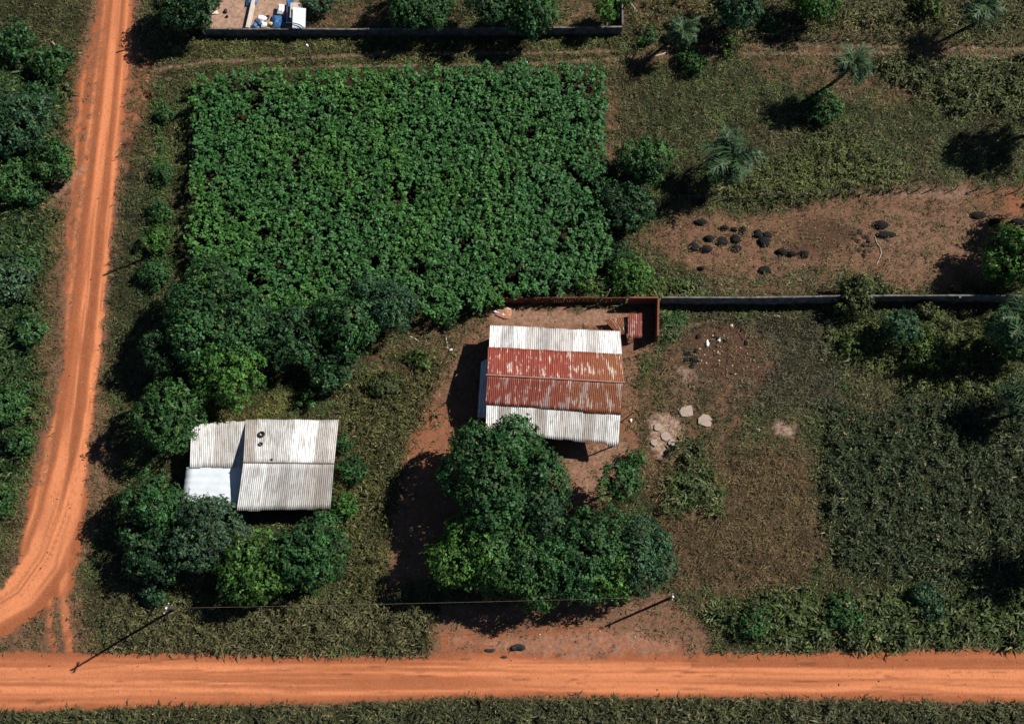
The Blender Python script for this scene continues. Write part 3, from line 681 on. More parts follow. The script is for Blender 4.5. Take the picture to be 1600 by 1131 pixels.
def wall_run(par, name, pts, h, th, mat):
    """pts: world xy points of the wall foot; a real wall with a slightly proud coping"""
    o = Vector(par.location); b = MB(); cp = MB()
    for (x0, y0), (x1, y1) in zip(pts[:-1], pts[1:]):
        d = Vector((x1-x0, y1-y0, 0)); L = d.length; n = Vector((-d.y, d.x, 0)).normalized()*th/2; nb = max(1, int(L/2.6))
        for k in range(nb):
            s0, s1 = k/nb, (k+1)/nb-.008/L*2; A = Vector((x0, y0, 0))+d*s0-o; B = Vector((x0, y0, 0))+d*s1-o; A.z = B.z = -.2
            hh = h+.03*math.sin(k*2.3+x0); T = Vector((0, 0, hh+.2))
            b.hexa([A-n, B-n, B+n, A+n, A-n+T, B-n+T, B+n+T, A+n+T])
    b.build(name, mat, par, bevel=.012)
def foot(px, py, h):
    p = P(px, py, h); return (p.x, p.y)

# yard wall, long wall, brick wall -------------------------------------------------------
hw = 1.35
yw = empty('wall', P(640, 46, hw)-Vector((0, 0, hw)), 'low concrete yard wall along the top with a short return on the left', 'wall')
wall_run(yw, 'panels', [foot(315, -60, hw), foot(314, 45, hw)], hw, .16, M_CONC)
wall_run(yw, 'panels', [foot(316.5, 45, hw), foot(560, 45.5, hw), foot(800, 44, hw), foot(973, 42, hw)], hw, .16, M_CONC)
wall_run(yw, 'panels', [foot(973, 39, hw), foot(972, -60, hw)], hw, .16, M_CONC)
b = MB(); o_ = yw.location
for px in (360, 466, 566, 624, 740, 860): p = Vector((*foot(px, 44.5, hw), 0)); b.box((p.x-o_.x, p.y-o_.y-.12, hw/2), (.16, .12, hw+.06))
b.build('pilaster', M_CONC, yw)
hl = 2.0
lw = empty('wall', P(1320, 464, hl)-Vector((0, 0, hl)), 'long grey concrete wall running from the brick yard to the right edge', 'wall')
wall_run(lw, 'panels', [foot(1034, 464.5, hl), foot(1180, 464.5, hl), foot(1330, 462, hl), foot(1480, 461.5, hl), foot(1700, 462, hl)], hl, .15, M_CONC)
b = MB(); o_ = lw.location
for px in (1110, 1240, 1362, 1500, 1590): p = Vector((*foot(px, 462.5, hl), 0)); b.box((p.x-o_.x, p.y-o_.y-.12, hl/2), (.18, .12, hl+.05))
b.build('pilaster', M_CONC, lw)
bw = empty('wall', P(1000, 466, 1.9)-Vector((0, 0, 1.9)), 'red brick corner wall round the back yard of the rusty house', 'wall')
wall_run(bw, 'panels', [foot(983, 464.5, 2.0), foot(1029.5, 464.5, 2.0)], 2.0, .16, M_BRICKRED)
wall_run(bw, 'panels', [foot(1029, 466.5, 2.0), foot(1028, 525, 2.0)], 2.0, .18, M_BRICKRED)
pw = empty('fence', P(880, 468, 1.5)-Vector((0, 0, 1.5)), 'low reddish board fence between posts behind the rusty house', 'fence')
xsb = [775, 800, 822, 838, 862, 882, 905, 940, 981]
for i, (xa, xb) in enumerate(zip(xsb[:-1], xsb[1:])):
    h = 1.35+.12*math.sin(i*2.1); b = MB()
    A = Vector((*foot(xa+1.2, 466.5+.6*math.sin(i*3), h), 0))-pw.location; B = Vector((*foot(xb-.6, 466.5+.6*math.sin(i*3+1), h), 0))-pw.location; A.z = B.z = 0
    n = Vector((0, .03, 0)); sl_ = Vector((0, .12, 0))
    for k in range(5):
        s0, s1 = k/5, (k+1)/5-.03; a_, b_ = A.lerp(B, s0), A.lerp(B, s1); T = Vector((0, .1, h+.04*math.sin(k*4+i)))
        b.hexa([a_-n, b_-n, b_+n, a_+n, a_-n+T, b_-n+T, b_+n+T, a_+n+T])
    b.build('board_panel', M_BRICKRED, pw)
    MB().box((A.x-.06, A.y-.08, h*.5+.05), (.1, .1, h+.12)).build('post', M_DWOOD, pw)

# roofs ------------------------------------------------------------------------------------
def house_walls(par, x0, x1, y0, y1, h, mat, gable=None, ridge=0):
    o = par.location; b = MB(); t = .15; X0, X1, Y0, Y1 = x0-o.x, x1-o.x, y0-o.y, y1-o.y
    b.box(((X0+X1)/2, Y0+t/2, h/2), (X1-X0, t, h)); b.box(((X0+X1)/2, Y1-t/2, h/2), (X1-X0, t, h))
    for X in (X0+t/2, X1-t/2):
        b.box((X, (Y0+Y1)/2, h/2), (t, Y1-Y0-2*t, h))
        if gable: 
            g = (gable-o.y); z0 = h+.002
            b.add([(X-t/2, Y0, z0), (X+t/2, Y0, z0), (X+t/2, Y1, z0), (X-t/2, Y1, z0), (X-t/2, g, ridge), (X+t/2, g, ridge)], [(0,1,5,4),(3,4,5,2),(0,4,3),(1,2,5),(0,3,2,1)])
    b.build('wall', mat, par)
def opening(par, name, x, y, z, w_, h_, ax, mat, frame):
    """recessed door or window set proud of the wall face"""
    o = par.location; d = (w_, .06, h_) if ax == 'x' else (.06, w_, h_)
    k = MB().box((x-o.x, y-o.y, z), d).build(name, mat, par)
    b = MB()
    for s in (-1, 1):
        if ax == 'x': b.box((x-o.x+s*(w_/2+.035), y-o.y, z), (.07, .09, h_+.14))
        else: b.box((x-o.x, y-o.y+s*(w_/2+.035), z), (.09, .07, h_+.14))
    b.box((x-o.x, y-o.y, z+h_/2+.035), (w_-.004, .084, .07) if ax == 'x' else (.084, w_-.004, .07)); b.build('frame', frame, k)
    return k

# rusty house: north eave, sheet joints, ridge and south eave (height above ground set for each line)
ze, zr, zs = 2.55, 3.85, 2.45
def lerp(a, b, t): return a*(1-t)+b*t
NW, NE = P(766, 508, ze), P(969, 518, ze); RW, RE = P(762, 586, zr), P(975, 598, zr); SW, SE = P(759, 674, zs), P(966, 696, zs)
h2_ = empty('house', Vector(((RW.x+RE.x)/2, (RW.y+RE.y)/2, 0)), 'house with a rusty red corrugated roof edged in pale sheets', 'house')
t1, t2 = .46, .50
j1a, j1b = lerp(NW, RW, t1), lerp(NE, RE, t1); j2a, j2b = lerp(RW, SW, t2), lerp(RE, SE, t2)
up = Vector((0, 0, .05))
e1, e2 = Vector((.12, 0, 0)), Vector((-.1, 0, 0))
o = corr('roof', NW, NE, j1b-Vector((0, .1, 0))-up*.2, j1a-Vector((0, .1, 0))-up*.2, M_OLD, h2_, seed=3); o['label'] = 'pale sheets on the far eave of the rusty roof'
o = corr('roof', lerp(j1a, NW, .03)+up+e2, lerp(j1b, NE, .03)+up, RE+up, RW+up, M_RED, h2_, seed=4); o['label'] = 'bright rusty red sheets above the ridge'
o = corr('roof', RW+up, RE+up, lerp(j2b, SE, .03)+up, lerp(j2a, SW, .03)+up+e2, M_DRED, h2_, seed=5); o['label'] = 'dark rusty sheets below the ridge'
o = corr('roof', j2a+Vector((0, .1, 0))-up*.2, j2b+Vector((0, .1, 0))-up*.2+e2*.6, SE, SW, M_OLD, h2_, seed=6, u0=20, ragged=.1); o['label'] = 'pale streaked sheets on the near eave'
L_ = h2_.location
b = MB(); b.tube([RW-L_+Vector((-.15, 0, .1)), lerp(RW, RE, .5)-L_+Vector((0, 0, .12)), RE-L_+Vector((.1, 0, .1))], [.075]*3, 8); b.build('ridge_cap', plain('ridge_rust', (.30, .17, .14), .7, .3, 6), h2_)
house_walls(h2_, NW.x+.35, SE.x-.45, SW.y+1.1, NW.y-.35, 2.3, M_BRICKRED, gable=RW.y-.3, ridge=zr-.22)
opening(h2_, 'door', 3.5, SW.y+1.06, 1.0, .9, 2.0, 'x', M_DARKV, M_WOOD); opening(h2_, 'window', 6.2, SW.y+1.06, 1.4, 1.1, .9, 'x', M_DARKV, M_WOOD)
opening(h2_, 'window', 0.2, SW.y+1.06, 1.4, 1.1, .9, 'x', M_DARKV, M_WOOD); opening(h2_, 'window', SE.x-.42, RW.y-2, 1.4, 1.0, .9, 'y', M_DARKV, M_WOOD)
opening(h2_, 'door', SE.x-.42, RW.y+1.5, 1.0, .9, 2.0, 'y', M_DARKV, M_WOOD)
for f in (.08, .36, .66, .97):
    q = lerp(SW, SE, f)-L_+Vector((0, .35, 0)); MB().tube([(q.x, q.y, 0), (q.x, q.y, zs-.08)], [.07, .06]).build('post', M_WOOD, h2_)
# lean-to on the west side, in the shade of the roof
la = [P(757, 556, 2.0), P(770, 556, 2.15), P(768, 652, 2.15), P(746, 652, 1.8)]
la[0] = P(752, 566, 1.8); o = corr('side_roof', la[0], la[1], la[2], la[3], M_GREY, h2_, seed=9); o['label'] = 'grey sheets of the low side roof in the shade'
for q in (la[0], la[3]): q = q-L_; MB().tube([(q.x+.1, q.y, 0), (q.x+.1, q.y, 1.75)], [.05, .05]).build('post', M_WOOD, h2_)

# white house --------------------------------------------------------------------------------
zE, zR = 2.5, 3.75
A1, A2 = P(384, 655, zE+.1), P(529, 656, zE+.1); B1, B2 = P(380.5, 722.5, zR), P(522, 724, zR); C1, C2 = P(370, 798, zE), P(516, 795.5, zE)
h1_ = empty('house', Vector(((B1.x+B2.x)/2, (B1.y+B2.y)/2, 0)), 'house with pale corrugated roofs at two levels, old tyres on top', 'house')
o = corr('roof', A1, A2, B2, B1, M_OLD, h1_, seed=11, u0=40); o['label'] = 'whitest slope of the roof, far side of the ridge'
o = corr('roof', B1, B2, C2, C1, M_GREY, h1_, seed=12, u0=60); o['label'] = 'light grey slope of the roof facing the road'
L_ = h1_.location
b = MB(); b.tube([B1-L_+Vector((-.05, 0, .03)), B2-L_+Vector((.05, 0, .03))], [.045]*2, 8); b.build('ridge_cap', plain('ridge_grey', (.14, .12, .11), .8, .3, 6), h1_)
zl = 2.35
o = corr('low_roof', P(299, 663, zl+.3), P(386, 657, zl+.3), P(383, 729, zl), P(297, 730, zl), M_GREY, h1_, seed=14, u0=80, ragged=.08); o['label'] = 'lower grey corrugated roof on the left'
o = corr('low_roof', P(285, 784, zl-.4), P(291, 730, zl-.08), P(382, 727, zl-.08), P(375, 793, zl-.4), M_WHT, h1_, seed=15, pitch=.6, amp=.008, u0=100, ragged=.03); o['label'] = 'smooth bluish white roof sheet on the lower left'
house_walls(h1_, A1.x+.25, C2.x-.4, C1.y+.5, A1.y-.3, 2.25, M_PLASTER, gable=B1.y-.2, ridge=zR-.25)
LL, LT, LB = P(299, 663, zl).x+.35, P(299, 663, zl).y-.45, P(290, 782, zl).y+.6
b = MB(); b.box(((LL+A1.x)/2-L_.x+.1, LT-L_.y, 1.0), (A1.x-LL+.1, .15, 2.0)); b.box((LL-L_.x, (LT+LB)/2-L_.y, .98), (.15, LT-LB-.16, 1.96)); b.box(((LL+A1.x)/2-L_.x-.1, LB-L_.y, .9), (A1.x-LL-.3, .15, 1.75)); b.build('side_wall', M_PLASTER, h1_)
opening(h1_, 'door', C2.x-4.5, C1.y+.46, 1.0, .9, 2.0, 'x', M_DARKV, M_WOOD); opening(h1_, 'window', C2.x-2.2, C1.y+.46, 1.4, 1.0, .9, 'x', M_DARKV, M_WOOD)
opening(h1_, 'window', C2.x-.37, B1.y-2, 1.4, 1.0, .9, 'y', M_DARKV, M_WOOD); opening(h1_, 'window', C2.x-.37, B1.y+2, 1.4, 1.0, .9, 'y', M_DARKV, M_WOOD)
def torus(R, r, nu=22, nv=9):
    b = MB(); vs = []; fs = []
    for i in range(nu):
        for j in range(nv):
            a, c = i*2*math.pi/nu, j*2*math.pi/nv; vs.append(((R+r*math.cos(c))*math.cos(a), (R+r*math.cos(c))*math.sin(a), r*1.1*math.sin(c)+r))
            fs.append((i*nv+j, ((i+1) % nu)*nv+j, ((i+1) % nu)*nv+(j+1) % nv, i*nv+(j+1) % nv))
    return b.add(vs, fs)
def on_roof(px, py):     # point on the far slope of the white house
    s = (py-655)/67.5; z = zE+.1+(zR-zE-.1)*s; return P(px, py, z+.05)
sl1 = math.atan2(zR-zE-.1, A1.y-B1.y)
def tyre(loc, R, lab, rx=0):
    o = torus(R*.72, R*.28).build('tyre', M_RUBBER, loc=loc); o.rotation_euler = (-rx, 0, 0); tag(o, lab, 'tyre', 'old tyres'); return o
tyre(on_roof(409, 679), .30, 'larger old tyre lying on the white roof', sl1)
o = tyre(on_roof(407.5, 694), .19, 'small old tyre lying below the larger one on the white roof', sl1)
def rock(name, loc, s, mat, seed, label, cat, group=None, sub=2):
    import bmesh
    bm = bmesh.new(); bmesh.ops.create_icosphere(bm, subdivisions=sub, radius=1); rr = random.Random(seed); ph = [rr.uniform(0, 6) for _ in range(6)]
    for v in bm.verts:
        if cat == 'mound': v.co = v.co*(1+.13*math.sin(v.co.x*2.5+ph[0])+.11*math.sin(v.co.y*3.5+ph[1])+rr.uniform(-.07, .07)); v.co = Vector((v.co.x*s[0], v.co.y*s[1], max(v.co.z, -.3)*s[2])); continue
        d = 1+.22*math.sin(v.co.x*3+ph[0])+.18*math.sin(v.co.y*4+ph[1])+.13*math.sin(v.co.z*5+ph[2]+v.co.x*2)+rr.uniform(-.07, .07)
        v.co = Vector((v.co.x*d*s[0], v.co.y*d*s[1], max(v.co.z*d, -.3)*s[2]))
    me = bpy.data.meshes.new(name); bm.to_mesh(me); bm.free(); me.materials.append(mat)
    o = bpy.data.objects.new(name, me); COL.objects.link(o); o.location = loc; return tag(o, label, cat, group)
rock('brick', on_roof(424.5, 718)+Vector((0, 0, .03)), (.10, .12, .07), M_RUBBER, 4, 'small dark brick lying near the ridge of the white roof', 'brick')

# rusty shelter in the brick corner -------------------------------------------------------
sh = empty('shed', P(985, 510, 0), 'small low shed with torn rusty sheets in the brick corner', 'shed')
corr('roof', P(982, 489, 1.35), P(1003, 490, 1.35), P(1003, 526, 1.15), P(981, 528, 1.15), M_DRED, sh, seed=21, u0=3, ragged=.1)
corr('roof', P(944, 500, .75), P(981, 494, 1.0), P(981, 524, 1.0), P(966, 524, .7), M_RED, sh, seed=22, u0=10.5, ragged=.2)
for q in ((983, 491), (1001, 491), (1001, 524), (983, 526), (950, 504), (966, 518)):
    z_ = 1.2 if q[0] > 975 else .7
    p = P(q[0], q[1], z_)-sh.location; MB().tube([(p.x, p.y, 0), (p.x, p.y, z_-.05)], [.05, .045]).build('post', M_WOOD, sh)
MB().tube([P(980, 533, .1)-sh.location, P(1002, 527, 1.0)-sh.location], [.04, .04]).build('rail', M_WOOD, sh)

# walled yard contents ----------------------------------------------------------------------
b = MB(); p0, p1, p2, p3 = P(322, 46, 0), P(470, 46, 0), P(468, -50, 0), P(326, -50, 0)
nx_, ny_ = 22, 12; vs = []; fs = []
for j in range(ny_+1):
    for i in range(nx_+1):
        s, t = i/nx_, j/ny_; q = lerp(lerp(p0, p1, s), lerp(p3, p2, s), t); vs.append((q.x, q.y, .20))
for j in range(ny_):
    for i in range(nx_): a = j*(nx_+1)+i; fs.append((a, a+1, a+nx_+2, a+nx_+1))
b.add(vs, fs); o = b.build('pavement', plain('pink_paving', (.30, .19, .14), .9, .3, 3, bump=.2)); tag(o, kind='structure')
zy = .2
dv = empty('wall', P(390, 25, .2), 'low white dividing wall inside the paved yard', 'wall')
A = P(396, -2, .75)-dv.location; B = P(386, 43, .75)-dv.location; n = Vector((.16, 0, 0)); A.z = B.z = 0; T = Vector((0, 0, .55))
MB().hexa([B-n, B+n, A+n, A-n, B-n+T, B+n+T, A+n+T, A-n+T]).build('wall_body', plain('pale_wall', (.50, .44, .38), .9, .15, 4), dv, bevel=.02)
ys_ = empty('shed', P(468, 30, 0), 'small white roofed shed against the yard wall', 'shed')
corr('roof', P(458, 12, 1.9), P(478, 14, 1.9), P(477, 45, 1.75), P(457, 44, 1.75), M_WHT, ys_, seed=31, pitch=.12, amp=.015, u0=5)
b = MB(); q0, q1 = P(459, 15, 0)-ys_.location, P(474, 38, 0)-ys_.location; b.box(((q0.x+q1.x)/2, (q0.y+q1.y)/2-.3, .85), (q1.x-q0.x, q0.y-q1.y, 1.65)); b.build('wall', M_PLASTER, ys_)
b = MB(); pts = [P(449+26*math.sin(a)*.95, 44-9*math.cos(a)+1, 1.95)-ys_.location for a in np.linspace(-.1, 1.45, 9)]; b.tube(pts, [.05]*9, 7); b.build('curved_bar', M_DWOOD, ys_)
def cloth(name, pts, z, mat, label, cat, seed, n=14, amp=.12, group=None):
    a, b_, c, d = [P(*q, z) for q in pts]; V = []; F = []
    for j in range(n+1):
        for i in range(n+1):
            q = lerp(lerp(a, b_, i/n), lerp(d, c, i/n), j/n); e = min(i, n-i, j, n-j)/n
            V.append((q.x, q.y, q.z+amp*2*(float(fbm(np.array(q.x*2.2), np.array(q.y*2.2), seed, 3))-.5)+.25*min(e*4, 1)-.2))
    for j in range(n):
        for i in range(n): k = j*(n+1)+i; F.append((k, k+n+1, k+n+2, k+1))
    o_c = P(*pts[0], 0); o = MB().add([(v[0]-o_c.x, v[1]-o_c.y, v[2]) for v in V], F).build(name, mat, loc=o_c); m = o.modifiers.new('thick', 'SOLIDIFY'); m.thickness = .02
    return tag(o, label, cat, group)
cloth('tarpaulin', [(447, -4), (459, -4), (458, 36), (447, 38)], 1.1, M_BLUE, 'long dark blue tarpaulin beside the white shed roof', 'tarpaulin', 3)
cloth('tarpaulin', [(425, 22), (446, 22), (446, 42), (424, 42)], .6, M_BLUE, 'crumpled blue tarpaulin in the middle of the yard corner', 'tarpaulin', 8)
cloth('panel', [(434, 5), (444, 6), (443, 21), (432, 20)], .9, M_WHITE, 'small white panel above the crumpled blue tarpaulin', 'panel', 5, amp=.02)
cloth('cloth', [(384, -4), (404, -4), (400, 6), (384, 7)], .6, M_BLUE, 'blue cloth at the far end of the low white wall', 'cloth', 6)
for i, (px, py, s, m, lab) in enumerate([(410, 30, .5, M_WHITE, 'big white sack on the pile in the yard corner'), (398, 41, .35, M_BLUE, 'blue sack nearest the low white wall'), (404, 36, .3, M_BLUE, 'blue sack above the white one at the wall foot'),
        (413, 39, .32, M_WHITE, 'small white sack at the foot of the yard wall'), (421, 38, .28, plain('cream_sack', (.55, .5, .3), .8, .2, 6), 'cream sack beside the crumpled blue tarpaulin'), (418, 27, .22, M_RUBBER, 'dark bundle lying against the big white sack')]):
    rock('sack', P(px, py, .35), (s, s*.8, s*.7), m, 50+i, lab, 'sack', 'sacks piled in the yard')
rock('stone', P(335, 20, .25), (.55, .2, .12), M_STONE, 71, 'flat pale stone on the paving of the walled yard', 'stone')
rock('crate', P(352, 18, .25), (.2, .2, .2), M_RUBBER, 72, 'dark bucket-sized lump on the yard paving, the upper one', 'rubbish')
rock('crate', P(355, 26, .25), (.15, .15, .15), M_RUBBER, 73, 'small dark lump on the yard paving, the lower one', 'rubbish')

# dark mounds in the bare paddock ---------------------------------------------------------
MOUNDS = [(1093,348,11,7),(1130,357,9,5),(1147,359,6,4),(1160,361,7,6),(1109,374,9,6),(1085,387,10,7),(1101,390,11,7),(1129,378,11,7.5),(1150,374,10,6.5),(1151,389,9,7),(1185,366,10,6),(1199,368,9,5),(1195,379,12,8),
          (1220,394,11,6.5),(1238,397,8,5.5),(1255,398,10,6),(1194,422,11,7),(1094,420,6,4.5),(1376,352,14,8),(1385,367,15,8),(1528,337,12,8.5),(1553,349,11,8),(1591,347,11,8)]
spots_ = ['lone round mound nearest the palm at the upper left', 'small oval mound right of the upper left one', 'tiny mound touching another in the upper row', 'mound at the right end of the upper row', 'mound above the lowest left pair', 'leftmost mound of the paddock', 'mound joined to the leftmost one',
          'round mound in the middle of the left cluster', 'upper mound of the stacked pair', 'lower mound of the stacked pair', 'left mound of the three below the pasture edge', 'right mound of the three below the pasture edge', 'largest lower mound of the three below the pasture edge',
          'left mound of the row beside the dug patch', 'middle mound of the row beside the dug patch', 'right mound of the row beside the dug patch', 'lone mound lowest in the paddock', 'small lone mound at the lower left of the paddock', 'upper of the two big mounds by the white hose', 'lower of the two big mounds by the white hose',
          'left mound of the three at the orange patch', 'middle mound of the three at the orange patch', 'right mound by the large bright tree']
for i, (px, py, rx, ry) in enumerate(MOUNDS):
    rock('mound', G(px, py, .03), (rx/19*1.0, ry/19*1.08, .34), M_BLACK, 200+i, 'black earth mound: '+spots_[i], 'mound', 'black mounds in the bare paddock', 3)
for i in range(14):
    rr = random.Random(900+i)
for i, (px, py, s) in enumerate([(1335,365,.3),(1345,362,.32),(1352,370,.3),(1340,376,.28),(1350,382,.34),(1357,376,.3),(1345,390,.3),(1356,392,.36),(1350,399,.3),(1333,372,.22),(1362,384,.25)]):
    rock('clod', G(px, py, .02), (s, s*.7, s*.5), plain('dug_earth', (.05, .032, .024), .95, .4, 9) if i == 0 else bpy.data.materials['dug_earth'], 300+i, 'dark clod in the dug patch beside the white hose, '+['upper left one','topmost one','upper right one','left middle one','centre one','right middle one','lower left one','lower right one','lowest one','outermost left one','outermost right one'][i], 'clod', 'clods in the dug patch of the paddock')
# concrete slabs on the lawn ------------------------------------------------------------------
def slab(px, py, r, n, rot, lab):
    c = G(px, py); rr = random.Random(px); pts = [(math.cos(rot+i*2*math.pi/n+rr.uniform(-.2,.2))*r*rr.uniform(.78, 1.15), math.sin(rot+i*2*math.pi/n+rr.uniform(-.2,.2))*r*.85*rr.uniform(.78, 1.15)) for i in range(n)]
    b = MB(); b.add([(x, y, -.05) for x, y in pts]+[(x, y, .13) for x, y in pts], [tuple(range(n))[::-1], tuple(range(n, 2*n))]+[(i, (i+1) % n, n+(i+1) % n, n+i) for i in range(n)])
    tag(b.build('slab', M_SLAB, bevel=.015, loc=c), lab, 'slab', 'concrete slabs on the ground')
slab(1073, 643, .66, 8, .2, 'left rounded pale concrete slab right of the rusty house'); slab(1102, 658, .76, 7, .1, 'right angular pale concrete slab right of the rusty house')
for i, (px, py, r) in enumerate([(1028, 668, .42), (1040, 682, .5), (1022, 692, .36), (1050, 692, .38)]): slab(px, py, r, 9, i, ['broken pale slab nearest the rusty roof', 'widest broken slab in the pale rubble', 'broken slab at the lower left of the rubble', 'broken slab at the right of the rubble'][i])
# white and rusty bits: rubble behind the house, rubbish heap
for i, (px, py, sx, sy, m, lab) in enumerate([
    (776, 487, .42, .16, M_WHITE, 'long white chunk at the left of the brick heap'), (789, 492, .35, .16, M_WHITE, 'white chunk at the lower right of the brick heap'), (793, 484, .25, .2, M_STONE, 'pale chunk at the top right of the brick heap'),
    (1105, 537, .17, .34, M_WHITE, 'bright white plastic bag on the rubbish heap'), (1123, 532, .16, .2, M_WHITE, 'small white bag right of the bright bag on the rubbish heap'),
    (985, 657, .14, .14, M_WHITE, 'white stone by the lower right side of the rusty roof'), (1054, 506, .2, .12, M_WHITE, 'white scrap in the grass below the long wall'), (1351, 449, .3, .24, M_WHITE, 'white curled scrap beside the small pale tree on the wall'),
    (1213, 494, .25, .14, M_STONE, 'pale stone in the grass left under the long wall'), (705, 547, .13, .13, M_WHITE, 'white stone on the path left of the rusty house'), (1185, 672, .16, .10, M_STONE, 'pale stone on the lawn between the slabs and the weeds'),
    (822, 98, .17, .2, M_WHITE, 'white marker stone at the top edge of the crop field'), (1143, 509, .2, .1, M_STONE, 'pale stone above the rubbish heap')]):
    rock('stone' if 'stone' in lab or 'chunk' in lab else 'rubbish', G(px, py, .05), (sx, sy, .14), m, 400+i, lab, 'stone' if 'stone' in lab or 'chunk' in lab else 'rubbish')
rock('heap', G(785, 489, .0), (.72, .5, .22), plain('brick_rubble', (.36, .17, .11), .9, .4, 7, bump=.5), 431, 'heap of brick rubble at the left end of the board fence', 'heap')
# burnt lumps and the black dog-like bag by the bottom road
for i, (px, py, s, lab) in enumerate([(1075,553,.4,'upper black lump at the left of the rubbish heap'), (1074,562,.34,'middle black lump at the left of the rubbish heap'), (1086,564,.5,'largest black lump of the rubbish heap'), (1081,572,.3,'lowest black lump of the rubbish heap'), (1089,548,.32,'black lump just below the white bag'),
      (1133,532,.3,'black lump right of the small white bag'), (1117,528,.32,'black lump above the small white bag'), (1092,526,.28,'black lump at the top left of the rubbish heap'), (1167,536,.3,'black lump at the right of the rubbish heap')]):
    rock('lump', G(px, py, .0), (s*.9, s*.7, s*.5), M_BLACK, 500+i, lab, 'rubbish', 'burnt lumps in the rubbish heap')
rock('bag', G(810, 1011, .08), (.48, .36, .32), M_RUBBER, 77, 'crumpled black bag on bare soil above the bottom road', 'bag')
rock('bag', G(765, 1016, .0), (.36, .22, .2), M_RUBBER, 78, 'small dark bag left of the crumpled black one by the road', 'bag')
rock('clod', G(787, 1026, .0), (.36, .13, .1), bpy.data.materials['dug_earth'], 79, 'flat dark clod at the road edge below the black bags', 'clod')
# hose, sticks, fallen posts
def stick(name, pts, r, mat, lab, cat, zz=.06, z1=None):
    q = [G(*p_[:2], (p_[2] if len(p_) > 2 else zz)) for p_ in pts]; o = q[0].copy()
    tag(MB().tube([a-o for a in q], [r]*len(q), 7).build(name, mat, loc=o), lab, cat)
stick('hose', [(1367,370),(1370,380),(1375,387),(1377,396),(1374,404),(1370,413)], .035, M_LOG, 'white hose curving down from the two big mounds', 'hose')
stick('branch', [(638,525),(648,529),(657,536),(669,540)], .05, M_LOG, 'bleached branch lying below the right end of the grove', 'branch')
stick('branch', [(697,524),(698,534),(700,545)], .045, M_LOG, 'short bleached branch left of the rusty house shadow', 'branch')
stick('log', [(1343,483,.1),(1366,469,1.2)], .11, M_LOG, 'pale log leaning against the long wall under the small tree', 'log')
stick('pole', [(941,476,.05),(951,461,1.6)], .04, M_LOG, 'thin pale pole leaning on the board fence', 'pole')
stick('branch', [(1020,90),(1034,86),(1047,81)], .06, M_LOG, 'pale branch on the track near the leaning slim palm', 'branch')
stick('branch', [(985,5),(995,18),(1003,30),(1013,32)], .07, M_LOG, 'pale forked branch in bare soil outside the yard wall', 'branch')
stick('stake', [(969,660,.05),(988,649,1.2)], .045, M_DWOOD, 'dark stake leaning out from the right side of the rusty house', 'stake')
stick('branch', [(83,68,.3),(92,78,.2),(97,90,.1)], .05, M_LOG, 'pale branch under the low tree at the top left edge', 'branch')

# utility poles and the wire between them ---------------------------------------------------
M_PORC = plain('porcelain', (.8, .82, .85), .3, .03, 5)
def upole(top, z, base, lab, arm=1.4, armdir=(0, 1), extra=None):
    g = G(*base); t = empty('utility_pole', g, lab, 'pole', 'wooden poles beside the roads'); T = P(*top, z)-g if top else Vector((.05, .03, z))
    MB().tube([(0, 0, -.3), T*.5, T], [.12, .10, .08] if top else [.09, .08, .07], 10).build('shaft', M_DWOOD, t)
    if arm:
        d = Vector((armdir[0], armdir[1], 0)).normalized()*arm/2; c = T*.965
        b = MB(); s = Vector((-d.y, d.x, 0)).normalized()*.05; u = Vector((0, 0, .05)); b.hexa([c-d-s-u, c+d-s-u, c+d+s-u, c-d+s-u, c-d-s+u, c+d-s+u, c+d+s+u, c-d+s+u]); b.build('cross_arm', M_WOOD, t)
        for f in (-.9, .9): q = c+d*f+Vector((0, 0, .05)); MB().tube([q, q+Vector((0, 0, .08)), q+Vector((0, 0, .16))], [.03, .04, .02], 8).build('insulator', M_PORC, t)
    q = T
    if top: MB().tube([q, q+Vector((0, 0, .1)), q+Vector((0, 0, .2))], [.07, .10, .05], 8).build('pole_cap', M_PORC, t)
    return g+T
T1 = upole((260, 950), 11.0, (272, 951), 'tall dark utility pole at the road junction, white cap on top', .9, (.4, 1))
T2 = upole((1051, 932), 5.2, (1047, 934), 'shorter utility pole on bare soil right of the central trees', .55, (.1, 1))
T3 = upole(None, 5.7, (272, 51), 'thin pole by the yard corner with shadow across the red road', 0)
T4 = upole(None, 4.7, (240, 401), 'thin pole in the hedge with shadow on the left road', 0)
def wire(a, b_, sag, r, lab):
    pts = [a.lerp(b_, i/24)+Vector((0, 0, -sag*4*(i/24)*(1-i/24))) for i in range(25)]; o = pts[0].copy()
    tag(MB().tube([p-o for p in pts], [r]*25, 5).build('wire', M_WOOD, loc=o), lab, 'wire')
wire(T1+Vector((0, 0, .2)), T2+Vector((0, 0, .2)), 1.0, .010, 'thin overhead wire strung between the two poles by the bottom road')
# post on the grass lane
g = G(487, 93); sp_ = empty('post', g, 'single white-topped wooden post on the grass lane above the crop field', 'post'); T = P(480, 72, 2.0)-g
MB().tube([(0, 0, -.2), T], [.07, .06], 8).build('shaft', M_WOOD, sp_); MB().tube([T, T+Vector((0, 0, .22))], [.13, .08], 8).build('cap', M_WHITE, sp_)
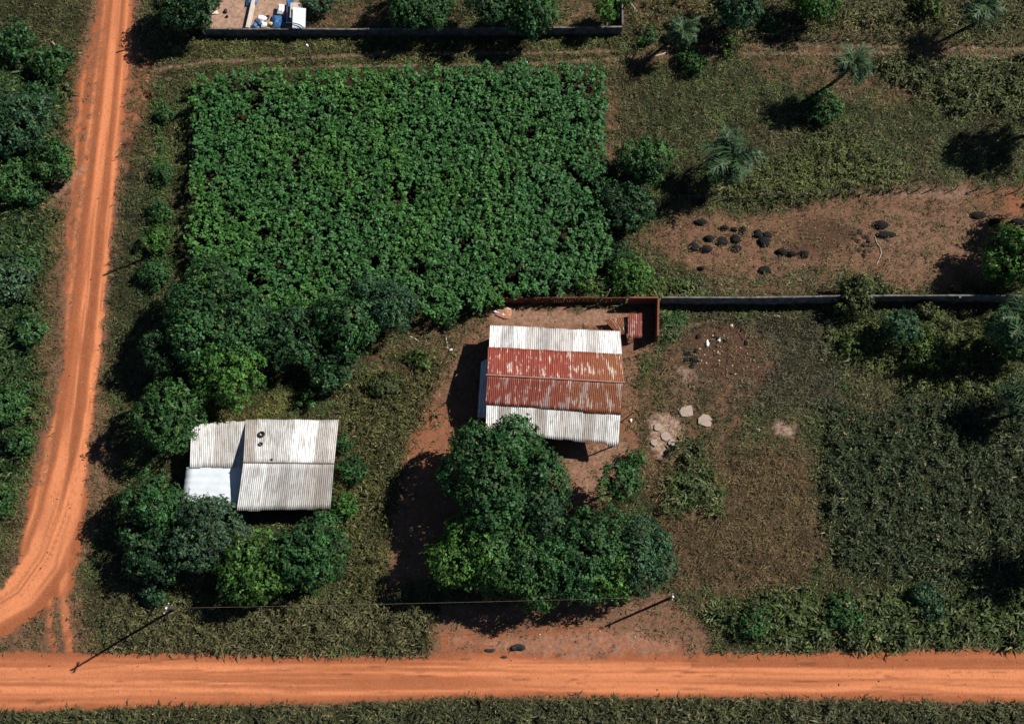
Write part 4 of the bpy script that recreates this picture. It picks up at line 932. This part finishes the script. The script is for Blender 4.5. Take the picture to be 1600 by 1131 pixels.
# wire fences ----------------------------------------------------------------------------------
def fence(pts, n, lab, h=1.1):
    L = []; tot = 0
    for i in range(n):
        s = i/(n-1)*(len(pts)-1); k = min(int(s), len(pts)-2); f = s-k; L.append(G(pts[k][0]*(1-f)+pts[k+1][0]*f, pts[k][1]*(1-f)+pts[k+1][1]*f))
    t = empty('wire_fence', L[0], lab, 'fence'); rr = random.Random(n)
    for p in L:
        q = p-L[0]; MB().tube([(q.x, q.y, q.z-.2), (q.x+rr.uniform(-.08, .08), q.y+rr.uniform(-.08, .08), q.z+h*rr.uniform(.9, 1.15))], [.055, .05], 7).build('post', M_WOOD, t)
    for z in (.35, .7, 1.0):
        MB().tube([p-L[0]+Vector((0, 0, z)) for p in L], [.008]*len(L), 4).build('strand', M_WOOD, t)
fence([(1000,58),(1150,62),(1300,62),(1450,66),(1690,70)], 42, 'wire fence on wooden posts above the track at the top right')
fence([(1060,312),(1170,312),(1300,306),(1450,296),(1690,300)], 30, 'wire fence on wooden posts between the pasture and the bare paddock')
# small stones, leaf litter ------------------------------------------------------------------
def pebbles():
    x, y, px, py, rng = scatter(60000, 321); z = zones(px, py)
    d = .03+.15*z['soil']*(1-z['road'])+.05*z['road']
    for poly, k in (([(1065,515),(1190,515),(1195,600),(1060,600)], .9), ([(1000,640),(1070,640),(1070,720),(1000,720)], .9), ([(1040,340),(1180,320),(1360,300),(1540,310),(1540,430),(1200,430),(1060,420)], .6), ([(630,490),(770,480),(740,620),(640,600)], .5)):
        d = np.maximum(d, k*ss(sdf(px, py, poly), -5, 10))
    for poly in NOGO: d *= sdf(px, py, poly) < 0
    m = rng.random(len(x)) < d; x, y = x[m], y[m]; n = len(x); s = .03+.085*rng.random(n)**2.5
    tip = sdf(px[m], py[m], [(1068,540),(1085,518),(1130,508),(1180,520),(1192,570),(1150,596),(1080,590)]) > 0; s = np.where(tip, .05+.16*rng.random(n)**2, s)
    base = np.array([(1,0,0),(0,1,0),(-1,0,0),(0,-1,0),(0,0,1),(0,0,-1)], float); F0 = np.array([(0,1,4),(1,2,4),(2,3,4),(3,0,4),(1,0,5),(2,1,5),(3,2,5),(0,3,5)])
    V = base[None]*(s[:, None, None]*(.7+.7*rng.random((n, 6, 1))))*np.array((1, 1, .6)); a = rng.random(n)*6.28; ca, sa = np.cos(a)[:, None], np.sin(a)[:, None]
    V = np.stack([V[..., 0]*ca-V[..., 1]*sa*.6, V[..., 0]*sa+V[..., 1]*ca*.6, V[..., 2]], -1); V += np.stack([x, y, gz(x, y)+.01], -1)[:, None]
    F = (F0[None]+np.arange(n)[:, None, None]*6).reshape(-1, 3); q = rng.random(n)
    c = np.where((q < .45)[:, None], (.45, .36, .27), np.where((q < .8)[:, None], (.05, .03, .022), (.30, .13, .07)))*(.6+.8*rng.random((n, 1)))
    tag(npmesh('gravel', V.reshape(-1, 3), F, M_LEAF, tint=np.repeat(c, 6, 0)), 'small pale and dark stones and litter scattered on the bare earth', 'gravel', kind='stuff')
pebbles()
